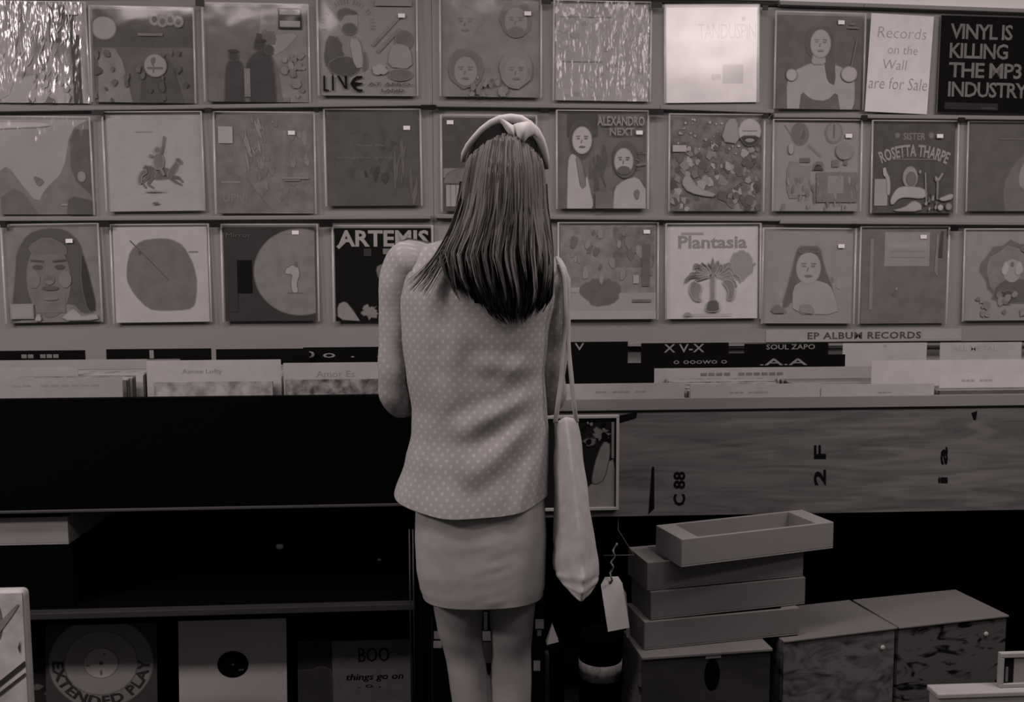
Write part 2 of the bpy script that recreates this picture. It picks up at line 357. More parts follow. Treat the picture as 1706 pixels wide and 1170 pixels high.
def a16(p): p.scatter(46,(.03,.03,.95,.95),.045,.03,[118,124,130,112,127],21); p.rect(.05,.86,.6,.87,104); p.rect(.08,.4,.5,.41,110); p.scatter(14,(.55,.5,.9,.75),.006,.035,[150,155],33,-30)
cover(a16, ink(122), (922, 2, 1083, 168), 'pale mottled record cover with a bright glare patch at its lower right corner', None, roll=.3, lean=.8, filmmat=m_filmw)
def a17(p):
    p.txt('TANDUSPIN', .35,.67,.99,.83,146,bold=-.005,sp=.9); p.rect(.62,.2,.85,.4,140); p.rect(.5,.24,.6,.3,146); p.rect(.83,.86,.87,.9,135)
cover(a17, ink(168), (1108, 8, 1264, 170), 'glaring white record cover with thin grey capitals across its top', None, roll=-1.0, lean=-1.0, filmmat=film('bright_film', 3.4, .24, 0, .12, 5))
def a18(p):
    p.poly([(.14,0),(.13,.3),(.2,.4),(.42,.5),(.62,.5),(.78,.45),(.92,.35),(.93,.1),(.9,0)],124); p.poly([(.28,0),(.3,.2),(.42,.1),(.6,.09),(.72,.2),(.76,0)],78)
    p.ell(.5,.72,.17,.2,74); p.poly([(.56,.7),(.68,.6),(.7,.25),(.6,.3),(.56,.5)],72); p.poly([(.4,.48),(.44,.62),(.56,.6),(.58,.48)],122); p.face(.51,.7,.15,126,100); p.ell(.18,.36,.06,.06,132); p.ell(.85,.38,.09,.08,132)
    p.rect(.84,.905,.9,.92,92); p.rect(.82,.865,.95,.88,92); p.line((.87,.45),(.93,.75),.012,92)
cover(a18, ink(78), (1287, 22, 1437, 182), 'record cover of a woman in a pale off-shoulder dress on dark ground', (.74,.93), lean=.2, turn=2.0, filmmat=film('dull_film', .3, .1, 0, .2, 9))
# row two
def a21(p):
    p.poly([(0,0),(0,.45),(.1,.52),(.25,.3),(.4,.12),(.5,.28),(.7,.45),(.8,.9),(1,1),(1,0)],92); p.poly([(.8,.9),(.78,.4),(1,.2),(1,.9)],72); p.poly([(0,.18),(.2,.3),(.4,.0),(0,0)],80)
    p.poly([(.36,.42),(.42,.28),(.5,.36)],88); p.poly([(.0,.97),(.55,.97),(.6,.93),(0,.9)],142); p.rect(.66,.09,.92,.115,108); p.ell(.9,.4,.04,.05,108)  # pale strip along the top edge is painted glare
    p.poly([(.72,.0),(.75,.2),(1,.15),(1,0)],66)
cover(a21, nmat('print_sky', 112, 124, 3, 2), (-2, 195, 157, 357), 'misty landscape record cover with a bright strip along its top edge', None, lean=-1.0, filmmat=m_filmw)
def a22(p):
    p.ell(.55,.39,.15,.065,76); p.blob(.43,.4,.07,.075,74,2,.15); p.poly([(.62,.36),(.66,.44),(.74,.53),(.77,.51),(.73,.42),(.68,.36)],80); p.poly([(.72,.54),(.76,.55),(.8,.5),(.78,.485),(.74,.5)],78)
    for a, b_, c in (((.45,.37),(.36,.3),(.4,.24)), ((.48,.36),(.42,.28),(.48,.24)), ((.64,.36),(.72,.3),(.78,.27)), ((.66,.37),(.76,.34),(.79,.3))): p.line(a,b_,.03,76); p.line(b_,c,.018,80)
    p.poly([(.4,.44),(.34,.4),(.32,.3),(.35,.28),(.36,.37),(.42,.4)],84)
    p.poly([(.5,.44),(.49,.54),(.53,.6),(.58,.59),(.6,.52),(.58,.43)],88); p.ell(.54,.635,.03,.03,86); p.line((.57,.58),(.6,.68),.022,86); p.line((.6,.68),(.615,.78),.018,80); p.line((.5,.57),(.45,.58),.025,92); p.line((.56,.45),(.6,.37),.03,94)
    p.ell(.48,.205,.1,.008,106); p.rect(.4,.2,.62,.206,114); p.ell(.5,.08,.035,.012,80); p.rect(.3,.83,.48,.835,114)
cover(a22, ink(124), (180, 187, 343, 352), 'plain pale record cover with a small dark horse and rider at its middle', None, roll=-.7)
def a23(p):
    p.scatter(60,(.25,.05,.95,.95),.03,.05,[86,100,94,90],41); p.scatter(16,(.3,.5,.5,.95),.012,.09,[104,108],42,12); p.poly([(0,0),(0,.5),(.3,.35),(.5,.1),(.6,0)],nmat('print_leaf_dark',78,90,30,4)); p.rect(.02,.71,.17,.88,128)
    p.txt('UPNI', .06,.12,.3,.2,100,bold=-.01); p.rect(.04,.31,.24,.325,104); p.rect(.68,.35,.95,.37,102); p.rect(.7,.33,.86,.345,100)
cover(a23, nmat('print_leaf', 80, 96, 22, 5), (361, 187, 527, 356), 'leafy grey record cover with a square pale sticker at its upper left', (.78,.82))
def a24(p):
    p.scatter(24,(.1,.15,.75,.85),.05,.06,[60,68,70,64],51); p.txt('Naomi Alto', .33,.635,.62,.66,98); p.txt('to hoogle their light night', .1,.49,.74,.53,96); p.scatter(8,(.72,.1,.95,.6),.02,.2,[76,82],52,-8); p.scatter(5,(.4,.3,.65,.4),.02,.06,[52,56],53)
cover(a24, ink(66), (544, 182, 703, 343), 'near black record cover with two faint lines of lettering across', (.87,.83), roll=-.4)
def a25(p):
    p.rect(0,.36,.4,.46,98); p.poly([(0,.3),(.05,.42),(.3,.48),(.4,.3)],88); p.rect(.03,.05,.3,.28,122)
    for i in range(4): p.rect(.07+.06*i,.05,.085+.06*i,.28,102)
    p.rect(.55,.1,.95,.6,72)
cover(a25, ink(62), (736, 192, 894, 352), 'dark record cover half hidden behind the woman\'s head', (.08,.95))
def a26(p):
    p.poly([(0,.0),(0,.95),(.1,.95),(.12,.0)],80); p.rect(.1,.75,.45,1,60); p.scatter(14,(.35,.25,.6,.6),.03,.12,[84,70,66],62)
    p.ell(.26,.72,.13,.2,62); p.poly([(.1,.0),(.11,.5),(.15,.58),(.21,.55),(.24,.4),(.28,.25),(.3,.3),(.33,.35),(.36,.2),(.4,.05),(.38,0)],134); p.poly([(.2,.56),(.26,.5),(.32,.25),(.26,.2),(.22,.42)],96); p.face(.27,.72,.14,136,86)
    p.poly([(.62,.0),(.64,.22),(.75,.3),(.9,.34),(1,.2),(1,0)],128); p.ell(.76,.52,.14,.2,70); p.face(.745,.5,.135,128,74,True); p.poly([(.9,.08),(.86,.18),(.92,.2)],92); p.rect(.42,.0,.62,.18,84); p.scatter(8,(.85,.4,.99,.6),.06,.01,[58,92],64)
    p.txt('ALEXANDRO', .44,.87,.98,.97,112,bold=.02); p.txt('NEXT', .58,.77,.86,.85,108,bold=.02)
cover(a26, ink(80), (927, 185, 1078, 348), 'record cover of a pale standing woman and a seated bearded man on dark ground', (.92,.8))
def a27(p):
    p.scatter(120,(.02,.02,.98,.72),.04,.05,[64,78,110,122,92,70,100],71,20,.5); p.scatter(30,(.05,.6,.75,.98),.014,.014,[124,118,140],72); p.poly([(.55,.75),(.62,.98),(.72,.98),(.75,.72)],112); p.rect(.02,.63,.17,.7,132)
    p.poly([(.12,.3),(.2,.2),(.45,.15),(.5,.18),(.3,.24),(.18,.4)],118); p.ell(.86,.85,.12,.13,132); p.poly([(.75,.8),(.97,.8),(.93,.72),(.86,.69),(.8,.72)],50); p.ell(.86,.755,.05,.02,112); p.rect(.78,.85,.94,.86,100)
cover(a27, nmat('print_crowd', 66, 92, 30, 5), (1113, 191, 1270, 352), 'busy collage record cover with a round badge at its upper right', None)
def a28(p):
    p.ell(.3,.87,.105,.13,84); p.poly([(.29,.8),(.35,.97),(.38,.82)],76); p.line((.12,.97),(.2,.85),.012,92); p.ell(.7,.89,.1,.12,90); p.ell(.7,.89,.085,.105,104); p.line((.7,.98),(.7,.82),.02,78)
    p.poly([(.16,.15),(.16,.56),(.3,.56),(.3,.15)],96); p.rect(.18,.18,.42,.52,102); p.rect(.3,.55,.42,.6,78); p.poly([(.45,.44),(.48,.56),(.58,.56),(.58,.44),(.55,.52),(.49,.52)],84); p.rect(.68,.5,.76,.58,88); p.rect(.82,.52,.86,.58,86)
    p.rect(.5,.1,.98,.44,90); p.rect(.63,.2,.82,.4,106); p.scatter(40,(.1,.02,.98,.4),.015,.05,[92,108,98,86],81); p.ell(.19,.7,.03,.06,118); p.line((.4,.75),(.55,.62),.01,92); p.ell(.82,.68,.1,.1,104)
cover(a28, ink(110), (1285, 200, 1431, 352), 'grey line-drawn record cover with two round heads along its top', (.87,.85))
def a29(p):
    p.txt('SISTER', .37,.82,.64,.9,96,bold=.02); p.ell(.3,.87,.03,.03,92); p.ell(.71,.87,.03,.03,92)
    p.arc('ROSETTA THARPE', .5,-.35,.98,113,66,.14,116,bold=.03); p.txt('Live in France', .33,.635,.7,.67,92); p.rect(.24,.595,.78,.607,90)
    p.rect(.03,.08,.19,.38,118); p.poly([(.12,.5),(.15,.5),(.22,.38),(.22,.2),(.18,.2),(.18,.36)],124); p.ell(.15,.46,.02,.05,132); p.ell(.46,.4,.09,.12,112); p.ell(.47,.38,.055,.075,84)
    p.poly([(.22,.15),(.3,.28),(.42,.3),(.62,.28),(.68,.2),(.6,.16),(.4,.18),(.32,.16),(.24,.08)],128); p.poly([(.22,.02),(.4,.06),(.5,.14),(.6,.1),(.6,.02)],124); p.line((.66,.1),(.64,.45),.018,104)
    p.poly([(.76,.36),(.8,.35),(.86,.44),(.84,.45),(.8,.38),(.76,.42)],116); p.line((.79,.37),(.79,.15),.025,96); p.poly([(.8,.16),(.98,.22),(.98,.16),(.86,.13)],126); p.ell(.83,.06,.03,.03,134); p.ell(.93,.07,.035,.035,108); p.ell(.57,.46,.014,.02,112); p.scatter(12,(.64,.04,.8,.2),.015,.03,[84,112,64],92)
cover(a29, ink(62), (1448, 202, 1590, 355), 'dark record cover with curved pale lettering over a seated pale figure', (.8,.86))
def a20(p):
    p.poly([(.45,.0),(.42,.3),(.55,.55),(.7,.7),(1,.75),(1,0)],86); p.poly([(.62,.25),(.6,.45),(.72,.65),(.9,.7),(.9,.2)],112); p.rect(.35,.82,.8,.84,78)
cover(a20, ink(72), (1608, 203, 1752, 352), 'dark record cover with a pale blurred shape, cut by the right edge of the photo', None)
# row three
def a31(p):
    p.poly([(.02,.0),(.1,.55),(.12,.75),(.25,.93),(.45,.99),(.66,.97),(.8,.85),(.86,.6),(.95,.1),(.8,.08),(.7,.2),(.3,.2),(.2,.05)],64); p.poly([(.82,.75),(.88,.55),(.96,.12),(.86,.1),(.8,.4)],44)
    p.ell(.45,.45,.24,.4,86); p.poly([(.25,.8),(.45,.9),(.65,.8),(.66,.7),(.5,.72),(.3,.7)],80); p.rect(.3,.1,.62,.3,88)
    for q in (-1,1): p.ell(.46+q*.12,.58,.055,.025,62); p.line((.46+q*.05,.64),(.46+q*.19,.65),.02,60); p.ell(.46+q*.17,.45,.07,.09,92)
    p.ell(.46,.45,.05,.05,78); p.ell(.46,.42,.05,.02,94); p.ell(.47,.36,.09,.025,70); p.ell(.47,.25,.08,.02,94); p.poly([(.28,.02),(.33,.1),(.36,.02)],126); p.poly([(.55,.02),(.7,.14),(.75,.1),(.8,.05),(.95,.08),(.98,.02)],122)
    p.rect(.03,.04,.28,.2,108); p.rect(.05,.06,.26,.18,114)
cover(a31, ink(96), (13, 374, 173, 537), 'record cover filled by one dark haired face, pale price card at lower left', (.7,.85), roll=-.8)
def a32(p):
    p.poly([(.14,.6),(.18,.75),(.3,.86),(.48,.88),(.62,.87),(.75,.8),(.85,.6),(.88,.4),(.85,.18),(.78,.13),(.5,.12),(.35,.14),(.2,.3),(.13,.45)],84); p.line((.18,.86),(.58,.44),.012,66); p.ell(.28,.73,.02,.02,66); p.rect(.8,.73,.9,.745,98); p.rect(.26,.78,.34,.79,96)
cover(a32, ink(136), (191, 374, 353, 537), 'white record cover with one large grey rounded shape and a thin dark needle', None, roll=-.4)
def a33(p):
    p.ell(.82,.52,.5,.46,96,60); p.poly([(1,1),(1,0),(.985,0),(.985,1)],60); p.poly([(.66,.55),(.74,.6),(.8,.58),(.82,.5),(.78,.4),(.8,.3),(.73,.3),(.72,.42),(.74,.5),(.66,.5)],124); p.ell(.78,.6,.02,.03,80); p.rect(.68,.295,.85,.3,70)
    p.rect(.05,.1,.14,.65,40); p.rect(.14,.3,.3,.65,8); p.txt('Mirror', .03,.89,.3,.935,72)
cover(a33, ink(42), (373, 374, 532, 535), 'black record cover with a large grey half disc and a tiny pale figure', (.78,.94))
def a34(p):
    p.txt('ARTEMIS', .03,.8,.98,.98,122,bold=.03); p.line((.03,.79),(.1,.86),.04,118); p.poly([(.56,.0),(.58,.3),(.45,.45),(.42,.58),(.5,.62),(.62,.66),(.7,.9),(1,.85),(1,0)],84); p.poly([(.55,.5),(.7,.6),(.75,.35),(.62,.2)],98)
    p.poly([(.02,.02),(.02,.18),(.1,.22),(.18,.12),(.25,0)],106); p.blob(.36,.1,.08,.07,100,4,.4); p.rect(.3,.7,.38,.78,40); p.rect(.5,.72,.98,.78,90)
cover(a34, ink(5), (557, 376, 722, 535), 'black record cover with pale angular capitals on top, partly behind the woman\'s shoulder', None)
def a36(p):
    p.rect(.55,.55,.98,.98,nmat('print_grain_dark',74,96,34,5)); p.rect(0,.08,1,.28,118); p.poly([(.3,.28),(.0,.3),(.0,.34),(.3,.34)],124); p.blob(.42,.3,.2,.14,78,5,.15); p.scatter(26,(.1,.4,.95,.95),.03,.06,[92,104,82,110],66); p.rect(.85,.35,.93,.8,78); p.rect(.76,.38,.82,.47,124); p.rect(0,.0,1,.09,126); p.rect(.75,.18,.95,.21,86)
cover(a36, nmat('print_grain', 90, 106, 30, 5), (930, 371, 1095, 532), 'grainy grey record cover beside the woman\'s shoulder with a dark heap at its middle', (.9,.93))
def a37(p):
    p.rect(.15,.905,.4,.935,118); p.txt('Plantasia', .12,.76,.88,.9,108,bold=.03); p.blob(.82,.58,.13,.16,112,3,.12); p.line((.97,.6),(.9,.52),.03,110)
    r = random.Random(5)
    for i in range(15):
        a = math.radians(-12 + 204*i/14); L = .22+.04*math.sin(i*2.1); c = (.5+.02*math.cos(a), .46); q = (c[0]+L*math.cos(a)*1.05, c[1]+L*math.sin(a)*.85); e = (q[0]+.03*math.cos(a), q[1]-.10)
        n = Vector((-(q[1]-c[1]), q[0]-c[0])).normalized()*.024
        p.y += .0002; p.poly([c, (c[0]*.5+q[0]*.5+n.x, c[1]*.5+q[1]*.5+n.y+.02), q, e, (q[0]-.02*math.cos(a), q[1]-.02), (c[0]*.5+q[0]*.5-n.x, c[1]*.5+q[1]*.5-n.y)], 92 if i%2 else 98)
    p.poly([(.27,.42),(.24,.3),(.3,.2),(.38,.19),(.34,.24),(.38,.36)],100); p.poly([(.6,.42),(.68,.3),(.66,.2),(.72,.21),(.74,.34),(.7,.42)],98); p.rect(.48,.2,.515,.5,104); p.poly([(.42,.08),(.44,.17),(.47,.2),(.53,.2),(.56,.17),(.57,.08)],72); p.rect(.2,.045,.72,.052,120); p.ell(.22,.05,.04,.02,112)
cover(a37, ink(150), (1108, 373, 1264, 531), 'white record cover with a dark potted plant drawn under grey title lettering', None, roll=-.2)
def a38(p):
    p.poly([(.16,.5),(.12,.3),(.2,.12),(.35,.1),(.35,.4)],112); p.scatter(30,(.12,.12,.85,.5),.03,.05,[96,116,88,120],88); p.poly([(.2,.15),(.3,.5),(.38,.85),(.5,.82),(.62,.85),(.68,.6),(.8,.35),(.7,.3),(.6,.45),(.4,.4),(.3,.2)],76)
    p.poly([(.33,.1),(.33,.4),(.45,.47),(.6,.47),(.75,.42),(.82,.25),(.85,.1)],120); p.face(.5,.6,.17,122,90); p.poly([(.4,.12),(.42,.22),(.55,.2),(.58,.1)],106); p.poly([(.39,.75),(.5,.79),(.6,.76),(.62,.83),(.39,.84)],74); p.poly([(.08,.12),(.14,.22),(.28,.12)],86)
cover(a38, ink(110), (1267, 381, 1420, 539), 'grey record cover of a long-haired woman in pale clothes, under the two round heads', (.86,.84), roll=.5)
def a39(p):
    p.rect(.27,.61,.8,.97,112); p.rect(.3,.8,.76,.86,118); p.rect(.36,.76,.74,.78,104); p.rect(.34,.7,.76,.71,106); p.rect(.1,.15,.14,.9,102); p.poly([(.9,.7),(.93,.98),(.96,.98),(.95,.7)],56); p.poly([(.86,.55),(.88,.95),(.9,.95),(.9,.5)],100); p.ell(.42,.37,.015,.02,106); p.ell(.39,.32,.02,.03,80)
cover(a39, ink(84), (1430, 378, 1576, 539), 'plain dark grey record cover with a pale square note at its top', (.72,.92), lean=.6)
def a310(p):
    p.blob(.55,.55,.36,.34,82,7,.1); p.blob(.5,.55,.26,.27,98,8,.12); p.poly([(.3,.2),(.35,.4),(.5,.48),(.75,.45),(.9,.2)],74); p.ell(.52,.56,.1,.13,120); p.ell(.52,.63,.02,.03,84); p.poly([(.45,.5),(.4,.55),(.45,.68),(.49,.6)],136); p.poly([(.57,.5),(.65,.56),(.6,.68),(.55,.6)],134); p.blob(.48,.27,.1,.07,62,3); p.scatter(22,(.1,.05,.95,.3),.04,.05,[98,108,92],99); p.blob(.75,.8,.12,.07,76,5)
cover(a310, ink(112), (1601, 382, 1757, 534), 'pale record cover with a dark wreath round a small pale head', None)

# hand written paper sign and black printed sign on the top ledge
A, B, C, D = [P(1441, 184, -.06), P(1544, 192, -.06), P(1548, 27, -.06), P(1447, 20, -.06)]
o = (A+B)/2; t = thing('paper_sign', 'white paper sign hand-lettered about records on the wall', 'sign', (o.x, -.0585, o.z)); t.rotation_euler = (0, math.radians(2.2), 0)
p = Print((B-A).length, (D-A).length, .0012, ink(166)); p.txt('Records', .12,.76,.9,.87,122,shear=.1,bold=-.012); p.txt('on the', .3,.6,.78,.69,122,shear=.12,bold=-.012); p.txt('Wall', .24,.44,.62,.54,122,shear=.1,bold=-.012); p.txt('are for Sale', .03,.24,.97,.36,122,shear=.12,bold=-.012)
p.mb.obj('sheet', p.mats, t, local=True)
A, B, C, D = [P(1561, 187, YC), P(1722, 190, YC), P(1722, 32, YC), P(1563, 25, YC)]
o = (A+B)/2; t = thing('printed_sign', 'black square sign with heavy grey capitals, at the right end of the top ledge', 'sign', (o.x, -.0405, o.z)); t.rotation_euler = (math.radians(-1.0), math.radians(.9), 0)
p = Print((B-A).length, (D-A).length, .006, ink(5))
for s, u1, v0 in (('VINYL IS', .74, .76), ('KILLING', .70, .56), ('THE MP3', .85, .36), ('INDUSTRY', .92, .16)): p.txt(s, .1, v0, u1, v0+.16, 86, bold=.02, sp=.9)
p.rect(.07,.03,.62,.1,34); p.rect(.45,.045,.6,.055,60)
p.mb.obj('sign_board', p.mats, t, local=True)
# long label strip
A, B, C, D = wallquad(1276, 549, 1602, 569, -.034)
o = (A+B)/2; t = thing('label_strip', 'long pale label strip reading EP ALBUM RECORDS above the wooden bin', 'label', (o.x, -.0301, o.z)); p = Print((B-A).length, (D-A).length, .003, ink(122))
p.txt('EP ALBUM RECORDS', .21,.2,.79,.8,60,bold=.03,sp=1.1); p.rect(.8,.15,.985,.85,126); p.mb.obj('strip', p.mats, t, local=True)

# ------------------------------------------------------------------ record bins (fixtures)
YF = -.65
def X(px, py, Y=YF): return P(px, py, Y).x
def Z(px, py, Y=YF): return P(px, py, Y).z
ztl = Z(300, 662); zbl = Z(300, 845); zsh = Z(300, 1013)
lx0, lx1 = X(-240, 750), X(688, 750)
t = thing('record_bin', 'black record bin on the left with an open shelf below', 'record bin', ((lx0+lx1)/2, -.33, 0))
def part(name, lo, hi, m, par, bv=.002):
    b = MB(); b.box(lo, hi); o = b.obj(name, m, par)
    if bv: bevel(o, bv)
    return o
part('front_panel', (lx0, YF, zbl), (lx1, YF+.02, ztl), m_black, t)
part('panel_edge', (lx0, YF-.004, zbl-.009), (lx1, YF+.03, zbl-.001), m_blackedge, t)
part('bin_floor', (lx0, YF+.02, zbl), (lx1, -.005, zbl+.018), m_black, t)
part('back_panel', (lx0, -.022, 0), (lx1, -.005, ztl-.05), m_void, t)
part('side_panel', (lx0-.02, YF, 0), (lx0, -.005, ztl), m_black, t); part('side_panel', (lx1, YF, 0), (lx1+.02, -.005, ztl), m_black, t)
part('shelf', (lx0, YF+.03, zsh-.02), (lx1, -.022, zsh-.002), m_void, t)
part('shelf_edge', (lx0, YF+.0, zsh-.024), (lx1, YF+.03, zsh-.006), mat('shelf_edge_dark', .03, .5, .2), t)
for px in (684, 690):
    xx = X(px, 1050, YF-.01); b = MB(); b.tube([(xx, YF-.008, 0), (xx, YF-.008, .62)], .0022, 8); b.obj('upright_rod', mat('dark_steel', .03, .35, .4, .6), t, True)
ztr = Z(1300, 684); zbr = Z(1030, 862); zbr2 = Z(1790, 848)
rx0, rx1 = X(737, 750), X(1800, 750)
tb = thing('record_bin', 'wooden-fronted record bin on the right, worn plywood board along its front', 'record bin', ((rx0+rx1)/2, -.33, 0))
m_ply = nmat('worn_plywood', .07, .15, 5, 7, (.7, .7, 6), 1.2, .3, .72, .7, .2, True)
b = MB(); b.hexa([(rx0,YF,zbr+.004),(rx1,YF,zbr2),(rx1,YF,ztr),(rx0,YF,ztr)], [(rx0,YF+.02,zbr+.004),(rx1,YF+.02,zbr2),(rx1,YF+.02,ztr),(rx0,YF+.02,ztr)])
def stencil(s, px, py0, py1, wpx):      # letters running up the board
    q = [P(px+wpx/2, py1, YF-.0008), P(px+wpx/2, py0, YF-.0008), P(px-wpx/2, py0, YF-.0008), P(px-wpx/2, py1, YF-.0008)]
    for v in q: v.y = YF-.0008
    write(b, s, q, 1, .03)
b2 = [b.add([Vector((P(x, y, YF).x, YF-.0006, P(x, y, YF).z)) for x, y in ((1080,857),(1090,848),(1090,778),(1086,778))], [(0,1,2,3)], 1)]
stencil('C 88', 1132, 786, 843, 20); stencil('2 F', 1366, 742, 809, 20); stencil('i a', 1571, 745, 806, 16)
b.add([Vector((P(x, y, YF).x, YF-.0005, P(x, y, YF).z)) for x, y in ((1030,706),(1030,693),(1062,686),(1060,697))], [(0,1,2,3)], 1)
b.add([Vector((P(x, y, YF).x, YF-.0005, P(x, y, YF).z)) for x, y in ((1622,700),(1618,688),(1628,685),(1626,700))], [(0,1,2,3)], 1)
b.obj('front_panel', [m_ply, mat('stencil_black', .004, .7, .05)], tb)
part('top_edge', (rx0, YF-.002, ztr), (rx1, YF+.022, ztr+.003), m_black, tb)
part('bin_floor', (rx0, YF+.02, zbr), (rx1, -.005, zbr+.018), m_black, tb)
part('back_panel', (rx0, -.022, 0), (rx1, -.005, ztr-.02), m_void, tb)
part('front_lip', (X(926, 670), YF+.0205, ztr-.05), (X(1790, 670), YF+.0240, Z(1300, 663)), mat('grey_lip', .19, .6, .2), tb)
part('side_panel', (rx0-.018, YF, 0), (rx0, -.005, ztr), m_black, tb); part('side_panel', (rx1, YF, 0), (rx1+.02, -.005, ztr), m_black, tb)

# ------------------------------------------------------------------ filed records and divider cards
m_edge = [mat('card_edge_%d' % i, a, .6, .2) for i, a in enumerate((.5, .34, .6, .22))]
m_dk = mat('inner_sleeve_dark', .02, .6, .1)
faces = [ink(120), ink(96), ink(70), ink(134), ink(52), nmat('print_mottle', 50, 120, 40, 4), nmat('print_mottle_pale', 92, 132, 30, 3)]
rec_mesh = []
for i, fm in enumerate(faces):
    b = MB(); hw, h = .1565, .314
    b.box((-hw, -.0045, 0), (hw, -.0028, h)); b.box((-hw, .0028, 0), (hw, .0045, h)); b.box((-hw, -.0028, 0), (hw, .0028, h-.004), 1); b.box((-hw, -.0028, 0), (-hw+.002, .0028, h))
    me_o = b.obj('filed_record', [fm, m_dk, m_edge[i % 4]])
    for pl in me_o.data.polygons:
        if pl.normal.z > .9 and pl.material_index == 0: pl.material_index = 2
    rec_mesh.append(me_o.data); bpy.data.objects.remove(me_o)
DIV = []
def fill(cx, zf, y0, y1, n, label, group, seed, front=None, pale=.5):
    r = random.Random(seed)
    for i in range(n):
        k = r.choice((0, 3, 6, 1)) if r.random() < pale else r.choice((1, 2, 4, 5))
        if i == 0 and front is not None: k = front
        x = cx + r.uniform(-.006, .006); y = y0 + (y1-y0)*i/max(1, n-1); dz = r.uniform(0, .004); rz = r.uniform(-.4, .4)
        if any(abs(y-Y) < .0085 and x1 > x-.16 and x0 < x+.16 for x0, x1, Y in DIV): continue
        o = bpy.data.objects.new('filed_record', rec_mesh[k]); COL.objects.link(o)
        o.location = (x, y, zf + dz); o.rotation_euler = (0, 0, math.radians(rz))
        tag(o, label, 'record', group)
def divider(px0, px1, py, Y, v, label, txt=None, tq=None, tv=110, zf=None, name='divider_card', bold=.01):
    A = P(px0, py, Y); B = P(px1, py, Y); DIV.append((A.x, B.x, Y)); zb = (zbl if px1 < 700 else zbr) + .0185
    t = thing(name, label, 'divider', ((A.x+B.x)/2, Y, zb))
    p = Print(abs(B.x-A.x), A.z-zb, .0015, ink(v)); p.mats[1] = ink(v)
    if txt:
        for s, (u0, h0, u1, h1) in zip(txt, tq): p.txt(s, u0, 1-h0/p.h, u1, 1-h1/p.h, tv, bold=bold)
    p.mb.obj('card', p.mats, t, local=True)
    return t
zfl, zfr = zbl+.0185, zbr+.0185
zrl = 1.03-.314
# divider cards (black at the back, white nearer)
dv = divider
def D_(ax): return ax
dv(-30, 142, 585, -.16, 4, 'black divider card at the far left with a pale faint title strip', ['-- ---'], [(.38, .024, .74, .012)], 92)
dv(177, 352, 582, -.16, 4, 'black divider card second from left, one pale mark at its middle', ['I'], [(.41, .030, .45, .004)], 104)
dv(360, 515, 582, -.17, 4, 'black divider card just left of the round pale mark', None)
dv(505, 648, 579, -.14, 4, 'black divider card beside the woman with round pale marks', ['0 o  .   .'], [(.0, .034, .9, .012)], 110)
dv(932, 1046, 570, -.10, 4, 'black divider card beside the tote strap with a pale V', ['- V'], [(.1, .028, .36, .004)], 108)
dv(940, 1072, 606, -.50, 4, 'plain black divider card low in front of the pale V card')
dv(1068, 1214, 572, -.10, 4, 'black divider card with three pale letters in a row', ['X V-X'], [(.26, .032, .72, .004)], 104)
dv(1070, 1242, 590, -.18, 4, 'lower black divider card with dotted pale lettering in front of the three letters', ['o ooowo o'], [(.3, .034, .82, .022)], 92)
dv(1240, 1380, 573, -.10, 4, 'black divider card under the left half of the long label strip', ['SOUL ZAPO'], [(.26, .020, .84, .003)], 106)
dv(1250, 1408, 592, -.19, 4, 'lower black divider card below the long label strip', ['.A.A'], [(.1, .034, .6, .012)], 98)
dv(1404, 1544, 572, -.12, 138, 'white divider card under the right half of the long label strip', ['s'], [(.48, .016, .52, .006)], 118)
dv(1566, 1702, 571, -.12, 136, 'white divider card at the right end of the wooden bin', ['ALL METAL'], [(.15, .03, .7, .012)], 124)
dv(1452, 1712, 601, -.48, 146, 'wide white divider card rising behind the right end records')
dv(-40, 245, 601, -.24, 118, 'grey-white divider card behind the black gap at far left')
dv(190, 300, 599, -.21, 92, 'narrow grey divider card between the two left black cards')
dv(-60, 130, 613, -.45, 120, 'pale divider card showing low at the far left front')
dv(-60, 204, 631, -.622, 116, 'pale front card of the far left records, rounded and blank', ['-- ------'], [(.3, .024, .85, .019)], 104)
dv(244, 468, 601, -.600, 132, 'white front card with a scrawled name, left of the white card by the woman', ['Aimee Lofty'], [(.26, .040, .56, .024)], 104)
dv(472, 652, 605, -.600, 130, 'white front card with a name, beside the woman', ['Amor Es'], [(.3, .040, .66, .022)], 108)
dv(928, 1140, 640, -.622, 130, 'white front card beside the tote bag with faint lettering', ['-- --- --'], [(.3, .026, .7, .021)], 112)
dv(1150, 1366, 641, -.622, 132, 'white front card in the second compartment from the tote bag', ['--- ----'], [(.3, .026, .6, .021)], 116)
dv(1368, 1556, 641, -.622, 132, 'white front card left of the dark front records', ['---'], [(.5, .026, .62, .022)], 112)
dv(1090, 1470, 614, -.29, 122, 'long pale divider card running behind the front cards of the wooden bin', ['---- ------'], [(.2, .026, .56, .016)], 84)
dv(1565, 1712, 622, -.56, 148, 'bright white divider card above the dark records at right end', ['--- ---'], [(.25, .026, .6, .019)], 124)

